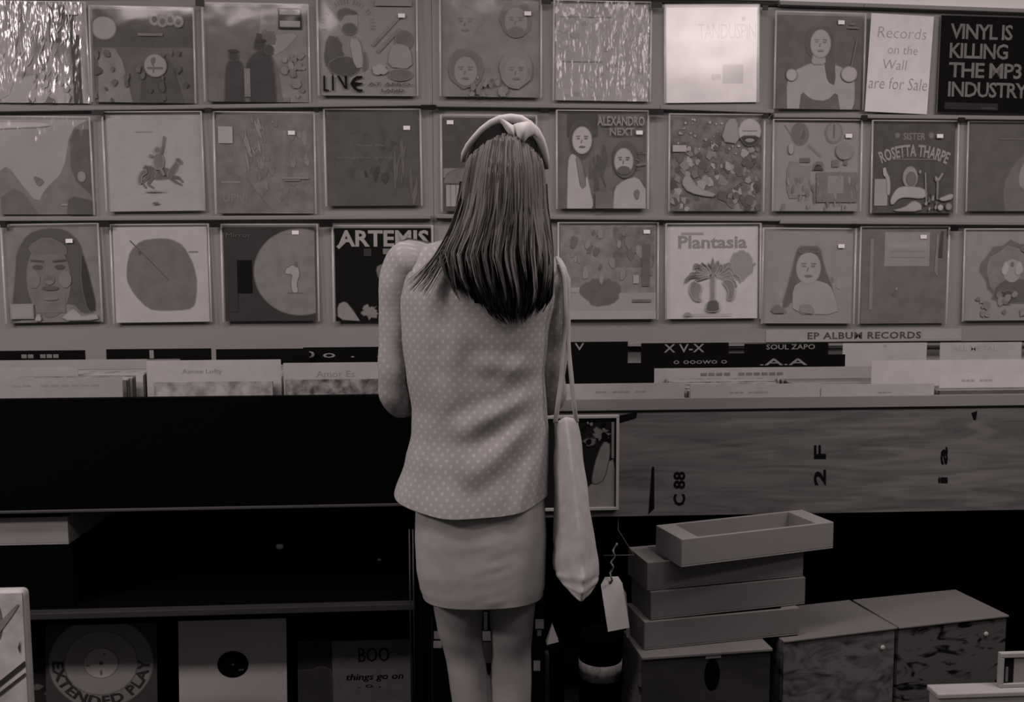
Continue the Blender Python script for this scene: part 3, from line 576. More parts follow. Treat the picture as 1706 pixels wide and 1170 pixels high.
comp = [('C0', 85, 'left end of the black bin', 2, zfl), ('C1', 351, 'middle of the black bin', 6, zfl), ('C2', 572, 'black bin beside the woman', 5, zfl),
        ('C4', 1036, 'wooden bin beside the tote bag', 1, zfr), ('C5', 1254, 'wooden bin, second compartment from the tote', 1, zfr), ('C6', 1462, 'wooden bin under the long label strip', 1, zfr), ('C7', 1668, 'right end of the wooden bin', 2, zfr)]
layout = {'C0': [(-.56, -.47, 7), (-.43, -.27, 12)], 'C1': [(-.618, -.618, 1), (-.585, -.36, 17), (-.30, -.20, 7)], 'C2': [(-.618, -.618, 1), (-.585, -.36, 17)],
          'C4': [(-.605, -.57, 3)], 'C5': [(-.565, -.47, 8), (-.42, -.30, 9)], 'C6': [(-.565, -.47, 8), (-.42, -.24, 13)], 'C7': [(-.615, -.14, 34)]}
for n, (key, px, where, fr, zf) in enumerate(comp):
    up = .0 if zf == zfl else .004
    L_ = layout[key]
    for j, (y0, y1, k) in enumerate(L_):
        cx = P(px, 650, YF).x; lab = ('front record sleeve in the ' if j == 0 else 'record sleeve filed behind in the ' if j == 1 else 'record sleeve filed at the back in the ') + where
        fill(cx, zf+up, y0, y1, k, lab, None if k == 1 else lab + ', group', 100+n*7+j, fr if j == 0 else None, .72)

# framed print hung on the wooden board
A, B, C, D = [P(872, 850, YF), P(1029, 848, YF), P(1031, 692, YF), P(872, 692, YF)]
o = (A+B)/2; t = thing('framed_print', 'framed picture of a pale vase shape hung on the wooden bin front behind the tote', 'picture', (o.x, YF-.0003, o.z))
wd = (B-A).length; ht = (D-A).length
p = Print(wd-.012, ht-.012, .008, ink(16)); p.poly([(.5,0),(.66,.0),(.98,.0),(.98,.55),(.9,.5),(.84,.3),(.72,.28),(.6,.1)],100); p.poly([(.72,.28),(.76,.5),(.84,.72),(.92,.74),(.93,.6),(.87,.32),(.78,.26)],94); p.blob(.82,.82,.09,.06,84,2,.4); p.blob(.7,.74,.06,.04,78,5,.4); p.scatter(16,(.4,.1,.55,.9),.02,.03,[80,60,40],7); p.scatter(10,(.6,.72,.95,.95),.03,.03,[8,90],8); p.rect(.94,.55,.97,.95,88)
b_ = p.mb.obj('picture', p.mats, t, local=True); b_.location = (0, -.002, .006)
b = MB()
for lo, hi in (((-wd/2,-.016,0),(wd/2,0,.008)), ((-wd/2,-.016,ht-.008),(wd/2,0,ht)), ((-wd/2,-.016,.008),(-wd/2+.008,0,ht-.008)), ((wd/2-.008,-.016,.008),(wd/2,0,ht-.008))): b.box(lo, hi)
bevel(b.obj('frame', mat('pale_frame', .34, .5, .3), t, local=True), .001)

# ------------------------------------------------------------------ things on the floor under the left bin
def floor_sleeve(name, label, pxc, py_top, Y, wd, base, art, lean=4, sleeve=False, turn=0):
    A = P(pxc, py_top, Y); h = wd
    t = thing(name, label, 'record', (A.x, Y-.02, .0005)); t.rotation_euler = (math.radians(-lean), 0, math.radians(turn))
    p = Print(wd, A.z/math.cos(math.radians(lean)), .006, base); art(p); o = p.mb.obj('sleeve_board', p.mats, t, local=True)
    return t, p
def f1(p):
    p.ell(.5,.60,.47,.47,104,48); p.ell(.5,.60,.33,.33,118,48); p.ell(.5,.60,.155,.155,142,36); p.ell(.5,.60,.02,.02,70,12); p.rect(.36,.57,.4,.585,80); p.rect(.52,.68,.54,.7,84); p.ell(.5,.5,.01,.03,90)
    p.arc('EXTENDED PLAY', .5,.60,.44,176,364,-.1,42,bold=.02)
floor_sleeve('record_sleeve', 'record sleeve on the floor with a round disc reading EXTENDED PLAY', 169, 1040, -.42, .318, ink(56), f1)
def f2(p): p.ell(.5,.52,.145,.145,3,40); p.ell(.5,.52,.012,.012,110,10); p.rect(.55,.45,.6,.47,70); p.line((.42,.56),(.49,.53),.008,30)
floor_sleeve('record_sleeve', 'plain white record sleeve on the floor with a black label in its centre hole', 388, 1032, -.40, .318, nmat('white_paper', 146, 150, 4, 2), f2)
def f3(p):
    p.rect(0,0,.3,1,34); p.poly([(.0,.0),(.0,.62),(.1,.6),(.2,.66),(.3,.6),(.3,0)],46); p.txt('BOO', .53,.7,.8,.9,6,bold=.0); p.txt('things go on', .42,.42,.92,.54,6,shear=.2,bold=.01); p.txt('. o ,', .52,.33,.72,.38,8)
floor_sleeve('record_sleeve', 'dark grey record sleeve on the floor lettered BOO, beside the bin post', 592, 1066, -.42, .34, ink(80), f3)
def f4(p): p.scatter(30,(.0,.3,.95,.95),.05,.05,[20,70,60,80],4); p.rect(.8,0,.84,1,70)
floor_sleeve('record_sleeve', 'mottled dark record sleeve on the floor between white box and round disc', 62, 1100, -.40, .318, ink(30), f4, lean=7)
for i, px in enumerate((707, 713, 719)):
    A = P(px, 1000+i*14, -.62); b = MB(); b.box((-.003, 0, 0), (.003, .3, A.z)); o = b.obj('record_sleeve', mat('spine_dark_%d' % i, .02+.012*i, .5, .2)); o.location = (A.x, -.62, .0005)
    tag(o, ['thin dark record sleeve edge-on against the black bin post', 'dark record sleeve edge-on, middle of three by the woman\'s left leg', 'dark record sleeve edge-on, nearest the woman\'s left leg'][i], 'record')
# white box end on the shelf, on a black box
A = P(112, 908, YF+.03); B = P(-120, 908, YF+.03)
o = part('storage_box', (B.x, YF+.035, zsh-.0015), (A.x+.01, -.2, A.z), m_void, None); tag(o, 'black storage box on the dark shelf under the pale tray', 'box')
def tray(name, label, c, yaw, w, d, h, wall, m, grp='pale cardboard trays'):
    t = thing(name, label, 'tray', c, grp); t.rotation_euler = (0, 0, math.radians(yaw))
    for nm, lo, hi in (('base', (-w/2, 0, 0), (w/2, d, .004)), ('front_wall', (-w/2, 0, .004), (w/2, .008, h)), ('back_wall', (-w/2, d-.008, .004), (w/2, d, h)), ('end_wall', (-w/2, .008, .004), (-w/2+wall, d-.008, h)), ('end_wall', (w/2-wall, .008, .004), (w/2, d-.008, h))):
        b = MB(); b.box(lo, hi); bevel(b.obj(nm, m, t, local=True), .0015)
    return t
m_card = nmat('pale_cardboard', 104, 112, 6, 3, rough=.7)
cA = P(112, 862, YF+.03)
tray('cardboard_tray', 'pale cardboard tray end on the dark shelf at far left', (cA.x-.185, YF+.032, A.z+.0005), 0, .37, .34, cA.z-A.z, .05, m_card)
# bits of paper on the shelf front
for px, py, s, lb in ((466, 911, .012, 'small white scrap stuck below the black panel, larger of two'), (632, 933, .006, 'tiny white scrap stuck below the black panel, nearer the woman')):
    q = P(px, py, -.30); b = MB(); b.ell((0, 0, 0), (s, .002, s*.8), 10, 6)
    bx = b.obj('paper_scrap', m_stick, None, True); bx.location = q; tag(bx, lb, 'scrap')
# dark boxes standing on the shelf carry the scraps
bq = P(420, 860, -.298); o = part('storage_box', (P(430, 900, -.297).x, -.297, zsh-.0015), (P(675, 900, -.297).x, -.05, P(466, 870, -.297).z), m_void, None); tag(o, 'black storage box on the dark shelf carrying white scraps', 'box')
# white foreground carton at lower left
Yk = -.93; A = P(-120, 990, Yk); B = P(38, 990, Yk); zt = (A.z+B.z)/2
t = thing('carton', 'white printed carton in the lower left corner of the photo', 'box', ((A.x+B.x)/2, Yk, 0))
p = Print(B.x-A.x, zt, .004, nmat('carton_white', 118, 146, 14, 4, c0=.3, c1=.6)); p.ell(.72,.88,.055,.075,60); p.ell(.73,.88,.035,.05,84); p.line((.4,.52),(1,.70),.025,40); p.line((.4,.48),(1,.655),.015,44); p.poly([(.55,.8),(.95,.96),(.97,.95),(.6,.76)],96); p.poly([(.93,.77),(.96,.8),(.95,.74)],50)
o = p.mb.obj('print_face', p.mats, t, local=True)
b = MB(); b.box((-(B.x-A.x)/2, .0002, 0), ((B.x-A.x)/2, .04, zt+.004)); bevel(b.obj('body', ink(140), t, local=True), .014, 4)

# ------------------------------------------------------------------ right: crates and trays
m_crate = nmat('plywood_crate', .03, .115, 9, 6, (1, 1, 2.2), 2.0, .33, .55, .75, .15, True)
m_crate2 = nmat('dark_plywood_crate', .002, .075, 11, 5, (1, 1, 2.4), 1.5, .36, .46, .75, .15, True)
m_cratetop = mat('crate_lid_pale', .12, .65, .2)
def crate(label, pA, pB, yawdepth, zt, lidh, front_m, hole=None, depth=.36, knob=None):
    """pA, pB: front top corners as pixels; the crate stands on the floor"""
    def at(px, py):
        v = CR @ Vector(((px - IW/2)/F, -(py - IH/2)/F, -1.0)); return CAM + v*((zt - CAM.z)/v.z)
    A, B = at(*pA), at(*pB); d = (B-A); w = d.length; yaw = math.atan2(d.y, d.x)
    t = thing('wooden_crate', label, 'crate', (A.x, A.y, 0)); t.rotation_euler = (0, 0, yaw)
    b = MB(); b.box((0, .006, 0), (w, depth, zt-lidh)); bevel(b.obj('body', m_crate2, t, local=True), .003)
    b = MB(); b.box((.004, 0, .004), (w-.004, .006, zt-lidh-.002)); b.obj('front_panel', front_m, t, local=True)
    b = MB(); b.box((0, -.006, zt-lidh), (w, depth, zt)); bevel(b.obj('lid', m_cratetop, t, local=True), .002)
    if hole:
        u, zz, r1, r2 = hole; b = MB(); n = 24
        b.loft([[(u*w+s*r1*math.cos(2*math.pi*k/n), y, zz+s*r2*math.sin(2*math.pi*k/n)) for k in range(n)] for y, s in ((-.0006, 1), (-.0003, 1))]); b.obj('hand_hole', m_void, t, local=True)
        b = MB(); b.box((u*w-.018, -.003, zz+r2), (u*w+.022, 0, zz+r2+.014)); bevel(b.obj('hole_plate', mat('grey_metal', .2, .4, .4), t, local=True), .001)
    if knob:
        b = MB(); b.ell((knob[0]*w, -.002, knob[1]), (.007, .004, .007), 12, 8); b.obj('screw_cap', mat('pale_screw', .3, .4, .4), t, True, True)
    return t, yaw, w
ZC = .377
crate('plywood crate with a round dark hand hole under the stacked trays', (1068, 1094), (1286, 1079), 0, ZC, .008, nmat('plywood_dull', .02, .03, 5, 4, (1,1,2), 1, .4, .6, .8, .1, True), hole=(.54, .318, .02, .042), depth=.16)
crate('plywood crate with swirling grain beside the hand-hole crate', (1304, 1067), (1493, 1044), 0, ZC-.002, .006, m_crate, depth=.2, knob=(.88, ZC-.055))
crate('darker plywood crate at the right end of the crate row', (1496, 1044), (1679, 1024), 0, ZC-.002, .006, m_crate2, depth=.2, knob=(.8, ZC-.05))
def at_z(px, py, z):
    v = CR @ Vector(((px - IW/2)/F, -(py - IH/2)/F, -1.0)); return CAM + v*((z - CAM.z)/v.z)
def tray_px(label, pA, pB, z, h, wall, m, depth=.13):
    A, B = at_z(*pA, z), at_z(*pB, z); d = B-A; c = (A+B)/2
    return tray('cardboard_tray', label, (c.x, c.y, z), math.degrees(math.atan2(d.y, d.x)), d.length, depth, h, wall, m, 'stacked pale trays')
m_t0 = mat('tray_board_shaded', alb(81), .65, .25)  # shade on the lower trays is put into this darker board colour
z0 = ZC + .0008
tray_px('bottom tray of the pale stack on the hand-hole crate', (1073, 1084), (1331, 1058), z0, .072, .045, m_t0)
tray_px('second tray from the bottom of the pale stack', (1084, 1034), (1341, 1007), z0+.073, .072, .045, m_t0)
tray_px('third tray of the pale stack, just under the tilted top tray', (1078, 985), (1338, 960), z0+.146, .072, .05, m_t0)
tray_px('top tray of the pale stack, turned askew and overhanging', (1135, 946), (1388, 914), z0+.219, .07, .05, mat('tray_board_lit', alb(98), .6, .25))  # same board in a lighter colour, as the top tray catches more light
# lower right corner: framed print on a pale box
Yb = -.98; A = P(1566, 1157, Yb); t = thing('carton', 'pale flat-topped carton in the lower right corner', 'box', (A.x, Yb, 0))
b = MB(); b.box((-.0, 0.004, 0), (.30, .05, A.z-.014)); bevel(b.obj('body', ink(120), t, local=True), .003)
b = MB(); b.box((-.005, 0, A.z-.0135), (.305, .054, A.z)); bevel(b.obj('lid', ink(128), t, local=True), .003)
A2 = P(1664, 1087, Yb+.03); t = thing('framed_print', 'white framed dark picture standing on the carton at lower right', 'picture', (A2.x+.15, Yb+.034, A.z+.0005)); hh = A2.z-A.z
p = Print(.28, hh-.012, .006, ink(80)); p.rect(.0,.0,.1,1,12); p.rect(.025,.1,.05,.6,90); p.rect(.1,.05,.98,.95,112); o = p.mb.obj('picture', p.mats, t, local=True); o.location = (0, -.002, .006)
b = MB()
for lo, hi in (((-.15,-.014,0),(.15,0,.01)), ((-.15,-.014,hh-.012),(.15,0,hh)), ((-.15,-.014,.01),(-.14,0,hh-.012)), ((.14,-.014,.01),(.15,0,hh-.012))): b.box(lo, hi)
bevel(b.obj('frame', ink(124), t, local=True), .0015)

# black canister with pale label band
Yn = -.62; L_ = P(965, 1125, Yn); Rr = P(1035, 1125, Yn); r = (Rr.x-L_.x)/2; cx = (Rr.x+L_.x)/2; za = P(1000, 1112, Yn-r).z; zb = P(1000, 1140, Yn-r).z
t = thing('canister', 'black canister with a pale paper band, on the floor below the tote bag', 'canister', (cx, Yn, 0))
def ring(rr, z, n=40): return [(rr*math.cos(2*math.pi*k/n), rr*math.sin(2*math.pi*k/n), z) for k in range(n)]
b = MB(); b.loft([ring(r*.96, .0005), ring(r, .006), ring(r, za+.06), ring(r*.93, za+.075), ring(r*.6, za+.08)]); b.obj('body', m_void, t, True, True)
b = MB(); b.loft([ring(r+.0008, zb), ring(r+.0012, zb), ring(r+.0012, za), ring(r+.0008, za)], caps=False); b.obj('label_band', nmat('band_paper', 130, 172, 60, 4), t, True, True)
# hang tag on a wire peg
Yt = -.86
t = thing('hang_tag', 'blank pale hang tag on twisted string beside the tote bag', 'tag', tuple(P(1018, 925, Yt)))
b = MB(); q = [(1001,975),(1008,962),(1030,961),(1037,972),(1049,1046),(1013,1053)]
fr = [P(x, y, Yt) for x, y in q]; b.add([v for v in fr] + [v + Vector((0,.0012,0)) for v in fr], [list(range(6)), list(range(11,5,-1))] + [(i, i+6, (i+1)%6+6, (i+1)%6) for i in range(6)])
n = 14; c = P(1017, 971, Yt); b.add([c + Vector((.004*math.cos(2*math.pi*k/n), -.0004, .004*math.sin(2*math.pi*k/n))) for k in range(n)], [list(range(n))], 1)
b.obj('card', [mat('tag_white', .86, .7, .2), ink(90)], t)
b = MB(); q = [(1020,985),(1030,966),(1043,988),(1050,1062),(1044,1063),(1040,1000)]; fr = [P(x, y, Yt+.004) for x, y in q]; b.add([v for v in fr] + [v + Vector((0,.001,0)) for v in fr], [list(range(6)), list(range(11,5,-1))] + [(i, i+6, (i+1)%6+6, (i+1)%6) for i in range(6)]); b.obj('backing_card', ink(120), t)
b = MB(); path = [P(1017+2.5*math.sin(i*1.3)+8*(i/16)**1.5, 970-65*i/16, Yt-.003+.004*math.cos(i*1.3)) for i in range(17)]; path = [p_ + Vector((0, -.005, 0)) for p_ in path]; b.tube(path, [.0016+.0012*(i % 3 == 1) for i in range(17)], 6); b.tube([p_ + Vector((.0025*math.cos(i*1.9), .002, 0)) for i, p_ in enumerate(path)], .0014, 6); b.obj('string', ink(104), t, True)
b = MB(); A = P(1004, 926, Yt); B = P(1056, 925, Yt); b.tube([A, B, B + Vector((0, .02, .0)), Vector((B.x, YF+.01, B.z)), Vector((B.x, YF+.01, zbr+.002))], .0013, 6); b.obj('wire_peg', mat('dark_wire', .06, .4, .4), tb, True)

# ------------------------------------------------------------------ clutter seen past the woman's legs
Yd = -.80
bx0, bx1 = P(721, 1100, Yd).x, P(908, 1100, Yd).x
t = thing('speaker_box', 'black box standing behind the woman\'s legs with small pale labels', 'box', ((bx0+bx1)/2, Yd, 0))
b = MB(); b.box((bx0, Yd, 0), (bx1, -.665, P(830, 1010, Yd).z)); b.obj('body', m_void, t)
for (x0, y0, x1, y1, v) in ((803,1052,821,1068,86),(806,1020,812,1050,50),(805,1070,820,1105,42),(723,1052,735,1065,90),(722,1068,736,1080,96),(892,1032,906,1048,96),(895,1050,902,1060,80),(889,1101,900,1118,98)):
    q = wallquad(x0, y0, x1, y1, Yd-.0008); b = MB(); b.add(q, [(0,1,2,3)]); b.add([v_+Vector((0,.0006,0)) for v_ in q], [(3,2,1,0)]); b.obj('paper_label', ink(v), t)
q = [P(911,1075,-.56), P(931,1070,-.56), P(920,1040,-.56)]; zq = min(v.z for v in q)
b = MB(); b.add([q[0], q[1], q[2], q[0]+Vector((0,.03,0)), q[1]+Vector((0,.03,0)), q[2]+Vector((0,.008,0))], [(0,1,2),(5,4,3),(0,2,5,3),(1,4,5,2),(0,3,4,1)])
o = b.obj('paper_tent', ink(150)); tag(o, 'small pale folded paper triangle standing right of the woman\'s right leg', 'paper')
o = part('storage_box', (P(905,1100,-.57).x, -.57, 0), (P(940,1100,-.57).x, -.505, zq), m_void, None, 0); tag(o, 'slim black box on the floor carrying the folded paper triangle', 'box')
b = MB(); A = P(908, 1090, -.6); B = P(918, 1180, -.6)
o = part('record_sleeve', (A.x, -.6, .0005), (A.x+.012, -.575, A.z), mat('spine_grey', .03, .5, .2), None); tag(o, 'narrow grey sleeve edge below the folded paper triangle', 'record')

# ------------------------------------------------------------------ the woman
YW = -1.0
def Wp(px, py, dy=0.0): return P(px, py, YW + dy)
S = 1.0/ (F/ (YW - CAM.y)) * 1.003       # metres per pixel at her depth (about)
person = thing('person', 'woman seen from behind in dotted blouse and short skirt, browsing the record bins', 'person', (Wp(820, 1000).x, YW, 0))
def sect(c, hw, d, n, ex=2.25, yoff=0.0):
    out = []
    for k in range(n):
        a = 2*math.pi*k/n; ca, sa = math.cos(a), math.sin(a)
        out.append(Vector((c.x + hw*math.copysign(abs(ca)**(2/ex), ca), c.y + yoff - d*math.copysign(abs(sa)**(2/ex), sa), c.z)))
    return out
def interp(tab, y):
    if y <= tab[0][0]: return tab[0][1:]
    for a, b in zip(tab, tab[1:]):
        if y <= b[0]:
            f = (y-a[0])/(b[0]-a[0]); f = f*f*(3-2*f)*.5 + f*.5
            return tuple(p*(1-f)+q*f for p, q in zip(a[1:], b[1:]))
    return tab[-1][1:]
# blouse: table of py -> left px, right px, half depth
BT = [(384, 800, 866, .05), (396, 748, 880, .062), (412, 698, 905, .076), (430, 684, 924, .088), (455, 668, 934, .098), (500, 664, 928, .108), (560, 668, 914, .113), (620, 676, 908, .113), (680, 686, 912, .113), (720, 685, 915, .116), (770, 674, 915, .124), (832, 656, 914, .134)]
folds = [((912, 640), (770, 700), .012, 16), ((916, 668), (790, 770), .012, 18), ((905, 610), (800, 600), .007, 14), ((915, 700), (865, 830), .013, 16), ((900, 560), (830, 640), .007, 14), ((760, 560), (740, 700), .005, 20), ((735, 640), (800, 800), .006, 18), ((700, 700), (690, 830), .007, 14), ((820, 740), (840, 850), .006, 15), ((690, 470), (720, 560), .005, 14)]
def fold(px, py):
    s = 0
    for (a, b_, amp, wd) in folds:
        A = Vector(a); B = Vector(b_); d = B-A; q = Vector((px, py))-A; u = max(0, min(1, q.dot(d)/d.length_squared)); dist = (q - d*u).length
        s += amp*math.exp(-(dist/wd)**2)*(math.sin(math.pi*(.12+.88*u))*.75+.25) - amp*.55*math.exp(-((dist-wd*1.6)/wd)**2)
    return .68*s + .003*mnoise.noise(Vector((px*.02, py*.012, 3.3)))
def torso_rings(shrink, NR, NS, y0, y1, ex=2.25, dofold=True, grow=0.0):
    rings = []
    for i in range(NR+1):
        py = y0 + (y1-y0)*i/NR; l, r, d = interp(BT, py)
        cx = (l+r)/2; c = Wp(cx, py); hw = (r-l)/2*S - shrink; d = d - shrink
        ring = sect(c, max(.01, hw), max(.01, d), NS, ex)
        if dofold:
            for k, v in enumerate(ring):
                a = 2*math.pi*k/NS; back = max(0, math.sin(a)); px = cx + (v.x-c.x)/S
                v.y -= fold(px, py)*back
                hemw = max(0, (py-700)/132.0)
                v.y -= .005*hemw*math.sin(a*7+1)*(1 if back > 0 else .5); v.z += hemw*hemw*(.020*math.cos(a)**2 - .010*back)
        rings.append(ring)
    return rings
def blouse_mat():
    m = bpy.data.materials.new('dotted_blouse'); m.use_nodes = True; nt = m.node_tree; N = nt.nodes.new; L = nt.links.new; b = nt.nodes['Principled BSDF']
    b.inputs['Roughness'].default_value = .8; b.inputs['Specular IOR Level'].default_value = .1
    uv = N('ShaderNodeUVMap'); uv.uv_map = 'cloth'; mp = N('ShaderNodeMapping'); mp.inputs['Rotation'].default_value = (0, 0, math.radians(45)); mp.inputs['Scale'].default_value = (1/.0168,)*3
    vo = N('ShaderNodeTexVoronoi'); vo.voronoi_dimensions = '2D'; vo.inputs['Scale'].default_value = 1.0; vo.inputs['Randomness'].default_value = 0.12
    cr = N('ShaderNodeValToRGB'); e = cr.color_ramp.elements; e[0].position = .12; e[1].position = .30
    e[0].color = (.38,.38,.38,1); e[1].color = (.29,.29,.29,1)
    L(uv.outputs[0], mp.inputs[0]); L(mp.outputs[0], vo.inputs['Vector']); L(vo.outputs['Distance'], cr.inputs[0]); L(cr.outputs[0], b.inputs['Base Color'])
    no = N('ShaderNodeTexNoise'); no.inputs['Scale'].default_value = 300; bp = N('ShaderNodeBump'); bp.inputs['Strength'].default_value = .15; bp.inputs['Distance'].default_value = .002
    L(no.outputs[0], bp.inputs['Height']); L(bp.outputs[0], b.inputs['Normal'])
    return m
def set_uv(o, fn):
    me = o.data; lay = me.uv_layers.new(name='cloth')
    for lp in me.loops: lay.data[lp.index].uv = fn(me.vertices[lp.vertex_index].co)
NS = 96
bl = MB(); rings = torso_rings(0, 78, NS, 384, 832); bl.loft(rings, caps=False)
# hem turned in
last = rings[-1]; cc = sum(last, Vector())/NS
bl.loft([last, [v + Vector((0,0,-.002)) for v in last], [cc + (v-cc)*.985 + Vector((0,0,.0)) for v in last], [cc + (v-cc)*.90 + Vector((0,0,.03)) for v in last]], caps=False)
bm_ = blouse_mat()
ob = bl.obj('blouse', bm_, person, True); c0 = Wp(800, 600) - person.location
def loft_uv(o, n, total):
    """lay the cloth along each ring's own length, starting at the middle of the back"""
    me = o.data; co = [v.co for v in me.vertices]; uvs = [None]*len(co)
    for i in range(len(co)//n):
        acc = 0; k0 = n//4
        for j in range(n):
            k = (k0+j) % n; uvs[i*n+k] = (acc, co[i*n+k].z); acc += (co[i*n+(k+1) % n]-co[i*n+k]).length
        for j in range(n):
            u, v = uvs[i*n+j]
            if u > acc/2: uvs[i*n+j] = (u-acc, v)
    lay = me.uv_layers.new(name='cloth')
    for lp in me.loops: lay.data[lp.index].uv = uvs[lp.vertex_index]
loft_uv(ob, NS, 0)
def path_tube(pts, rads, n=26, sub=7):
    """smooth tube through control points (Catmull-Rom)"""
    P_ = [Vector(p) for p in pts]; out = []; rr = []
    for i in range(len(P_)-1):
        p0 = P_[max(i-1,0)]; p1 = P_[i]; p2 = P_[i+1]; p3 = P_[min(i+2,len(P_)-1)]
        for k in range(sub):
            t = k/sub; out.append(.5*((2*p1)+(p2-p0)*t+(2*p0-5*p1+4*p2-p3)*t*t+(3*p1-p0-3*p2+p3)*t**3)); rr.append(rads[i]*(1-t)+rads[i+1]*t)
    out.append(P_[-1]); rr.append(rads[-1])
    return out, rr
LA = [Wp(728, 446), Wp(684, 441), Wp(664, 480), Wp(657, 560), Wp(656, 630), Wp(664, 665, .03), Wp(684, 668, .11), Wp(706, 655, .20), Wp(722, 648, .27)]
LR = [.040, .056, .044, .036, .036, .038, .035, .031, .028]
RA = [Wp(876, 466), Wp(913, 473), Wp(922, 510), Wp(925, 570), Wp(920, 625), Wp(918, 662, .03), Wp(902, 668, .11), Wp(886, 655, .20), Wp(872, 648, .27)]
RR = [.034, .051, .041, .033, .031, .034, .033, .030, .028]
for ctl, rad in ((LA, LR), (RA, RR)):
    pts, rr = path_tube(ctl, rad, sub=9); b = MB()
    rr = [r_*(1 + .02*math.sin(i*.8)) for i, r_ in enumerate(rr)]
    b.tube(pts, rr, 28, up=Vector((1, 0, 0)))
    s_ = b.obj('sleeve', bm_, ob, True, True)
    for v in s_.data.vertices: v.co -= person.location
    s_.data.materials[0] = bm_; loft_uv(s_, 28, 0)
    for v in s_.data.vertices:
        v.co += v.normal*.0035*mnoise.noise(Vector((v.co.x*30, v.co.y*22, v.co.z*16)))
# skirt
ST = [(812, 700, 906, .105), (850, 691, 910, .112), (892, 690, 912, .118), (941, 692, 911, .120), (970, 697, 910, .118), (984, 702, 907, .116)]
sk = MB(); rings = []
for i in range(41):
    py = 812 + (984-812)*i/40; l, r_, d = interp(ST, py); c = Wp((l+r_)/2, py); ring = sect(c, (r_-l)/2*S, d, NS, 2.5)
    for k, v in enumerate(ring):
        a = 2*math.pi*k/NS; px = (l+r_)/2 + (v.x-c.x)/S; back = max(0, math.sin(a))
        z_ = (px-818)/26.0
        v.y -= back*(.0009*math.exp(-z_*z_)*math.sin(py*.33+z_*2)*(.5+mnoise.noise(Vector((px*.05,py*.03,0)))) + .003*mnoise.noise(Vector((px*.012, py*.03, 1))))
    rings.append(ring)
last = rings[-1]; cc = sum(last, Vector())/NS
sk.loft(rings, caps=False); sk.loft([last, [v+Vector((0,0,-.003)) for v in last], [cc+(v-cc)*.98 for v in last], [cc+(v-cc)*.965+Vector((0,0,.05)) for v in last]], caps=False)
sk.obj('skirt', nmat('skirt_cloth', .285, .32, 30, 3, absolute=True, rough=.85, spec=.08, bump=.08), person, True)
# body: torso, neck, head, arms, hands, legs and feet grown together
bd = MB()
bd.loft(torso_rings(.026, 40, 40, 398, 826, dofold=False))
hips = [(812, 706, 900, .092), (880, 700, 902, .105), (930, 700, 902, .108), (975, 704, 900, .098), (990, 712, 896, .085)]
bd.loft([sect(Wp((l+r_)/2, py), (r_-l)/2*S-.004, d, 40, 2.4) for py, l, r_, d in hips])
LEGL = [(930, 758, 50, .072), (985, 763, 46, .066), (1010, 764, 43.5, .060), (1050, 766, 39, .054), (1087, 772, 34.5, .048), (1110, 777, 34, .046), (1136, 781, 34, .047), (1170, 785, 33, .049), (1210, 789, 31, .047), (1260, 793, 25, .038), (1310, 796, 19, .029), (1350, 797, 18, .027), (1400, 797, 20, .03)]
LEGR = [(930, 850, 50, .072), (985, 853, 44, .066), (1010, 853, 41, .060), (1050, 853, 37, .054), (1087, 852, 35, .048), (1110, 852, 35.5, .046), (1136, 852, 35.5, .047), (1170, 851, 35, .050), (1210, 851, 32, .047), (1260, 850, 26, .038), (1310, 850, 20, .029), (1350, 850, 18, .027), (1400, 850, 20, .03)]
for T in (LEGL, LEGR):
    rows = []
    for i in range(61):
        py = 930 + (1400-930)*i/60; cx, hw, d = interp(T, py); calf = .012*math.exp(-((py-1190)/55)**2) - .008*math.exp(-((py-1095)/22)**2)
        rows.append(sect(Wp(cx, py), hw*S, d, 24, 2.0, yoff=.012-calf))
    bd.loft(rows)
    f0 = rows[-1][0]; cx = sum((v.x for v in rows[-1]))/24
    bd.loft([[(cx + w_*math.cos(q), YW + y_, h_*.5 + .012 + h_*.5*math.sin(q)) for q in (2*math.pi*k/16 for k in range(16))] for y_, w_, h_ in ((-.055,.02,.05),(-.03,.032,.09),(.03,.034,.09),(.09,.042,.06),(.15,.044,.04),(.18,.02,.02))])
hc = Wp(842, 285); hz0, hz1 = Wp(842, 362).z, Wp(842, 206).z
bd.tube([Wp(826, 420), Wp(832, 385, .01), Wp(840, 345, .02), Wp(842, 310, .02)], [.062, .052, .05, .055], 24)
hr = []
for i in range(19):
    t_ = i/18; z_ = hz0 + (hz1-hz0)*t_
    prof = max(.06, math.sin(math.pi*min(1, max(0, .10+.88*t_)))**.55); wdt = .074*prof*(0.72+.28*min(1, t_/.45)); dep = .094*prof*(0.62+.38*min(1, t_/.5))
    hr.append([Vector((hc.x + wdt*math.cos(q), YW + .045 + (.03*(1-t_)) + dep*math.sin(q), z_)) for q in (2*math.pi*k/28 for k in range(28))])
bd.loft(hr)
fy = YW + .045 + .094
zz = lambda f_: hz0 + (hz1-hz0)*f_
bd.ell((hc.x, fy+.006, zz(.40)), (.014, .018, .022), 12, 8); bd.ell((hc.x, fy-.0, zz(.22)), (.024, .012, .010), 12, 8); bd.ell((hc.x, fy-.006, zz(.07)), (.022, .016, .014), 12, 8)
for q in (-1, 1):
    bd.ell((hc.x+q*.031, fy-.012, zz(.5)), (.014, .010, .009), 12, 8); bd.ell((hc.x+q*.075, YW+.05, zz(.45)), (.010, .020, .03), 12, 8); bd.ell((hc.x+q*.03, fy-.008, zz(.57)), (.022, .010, .006), 12, 8)
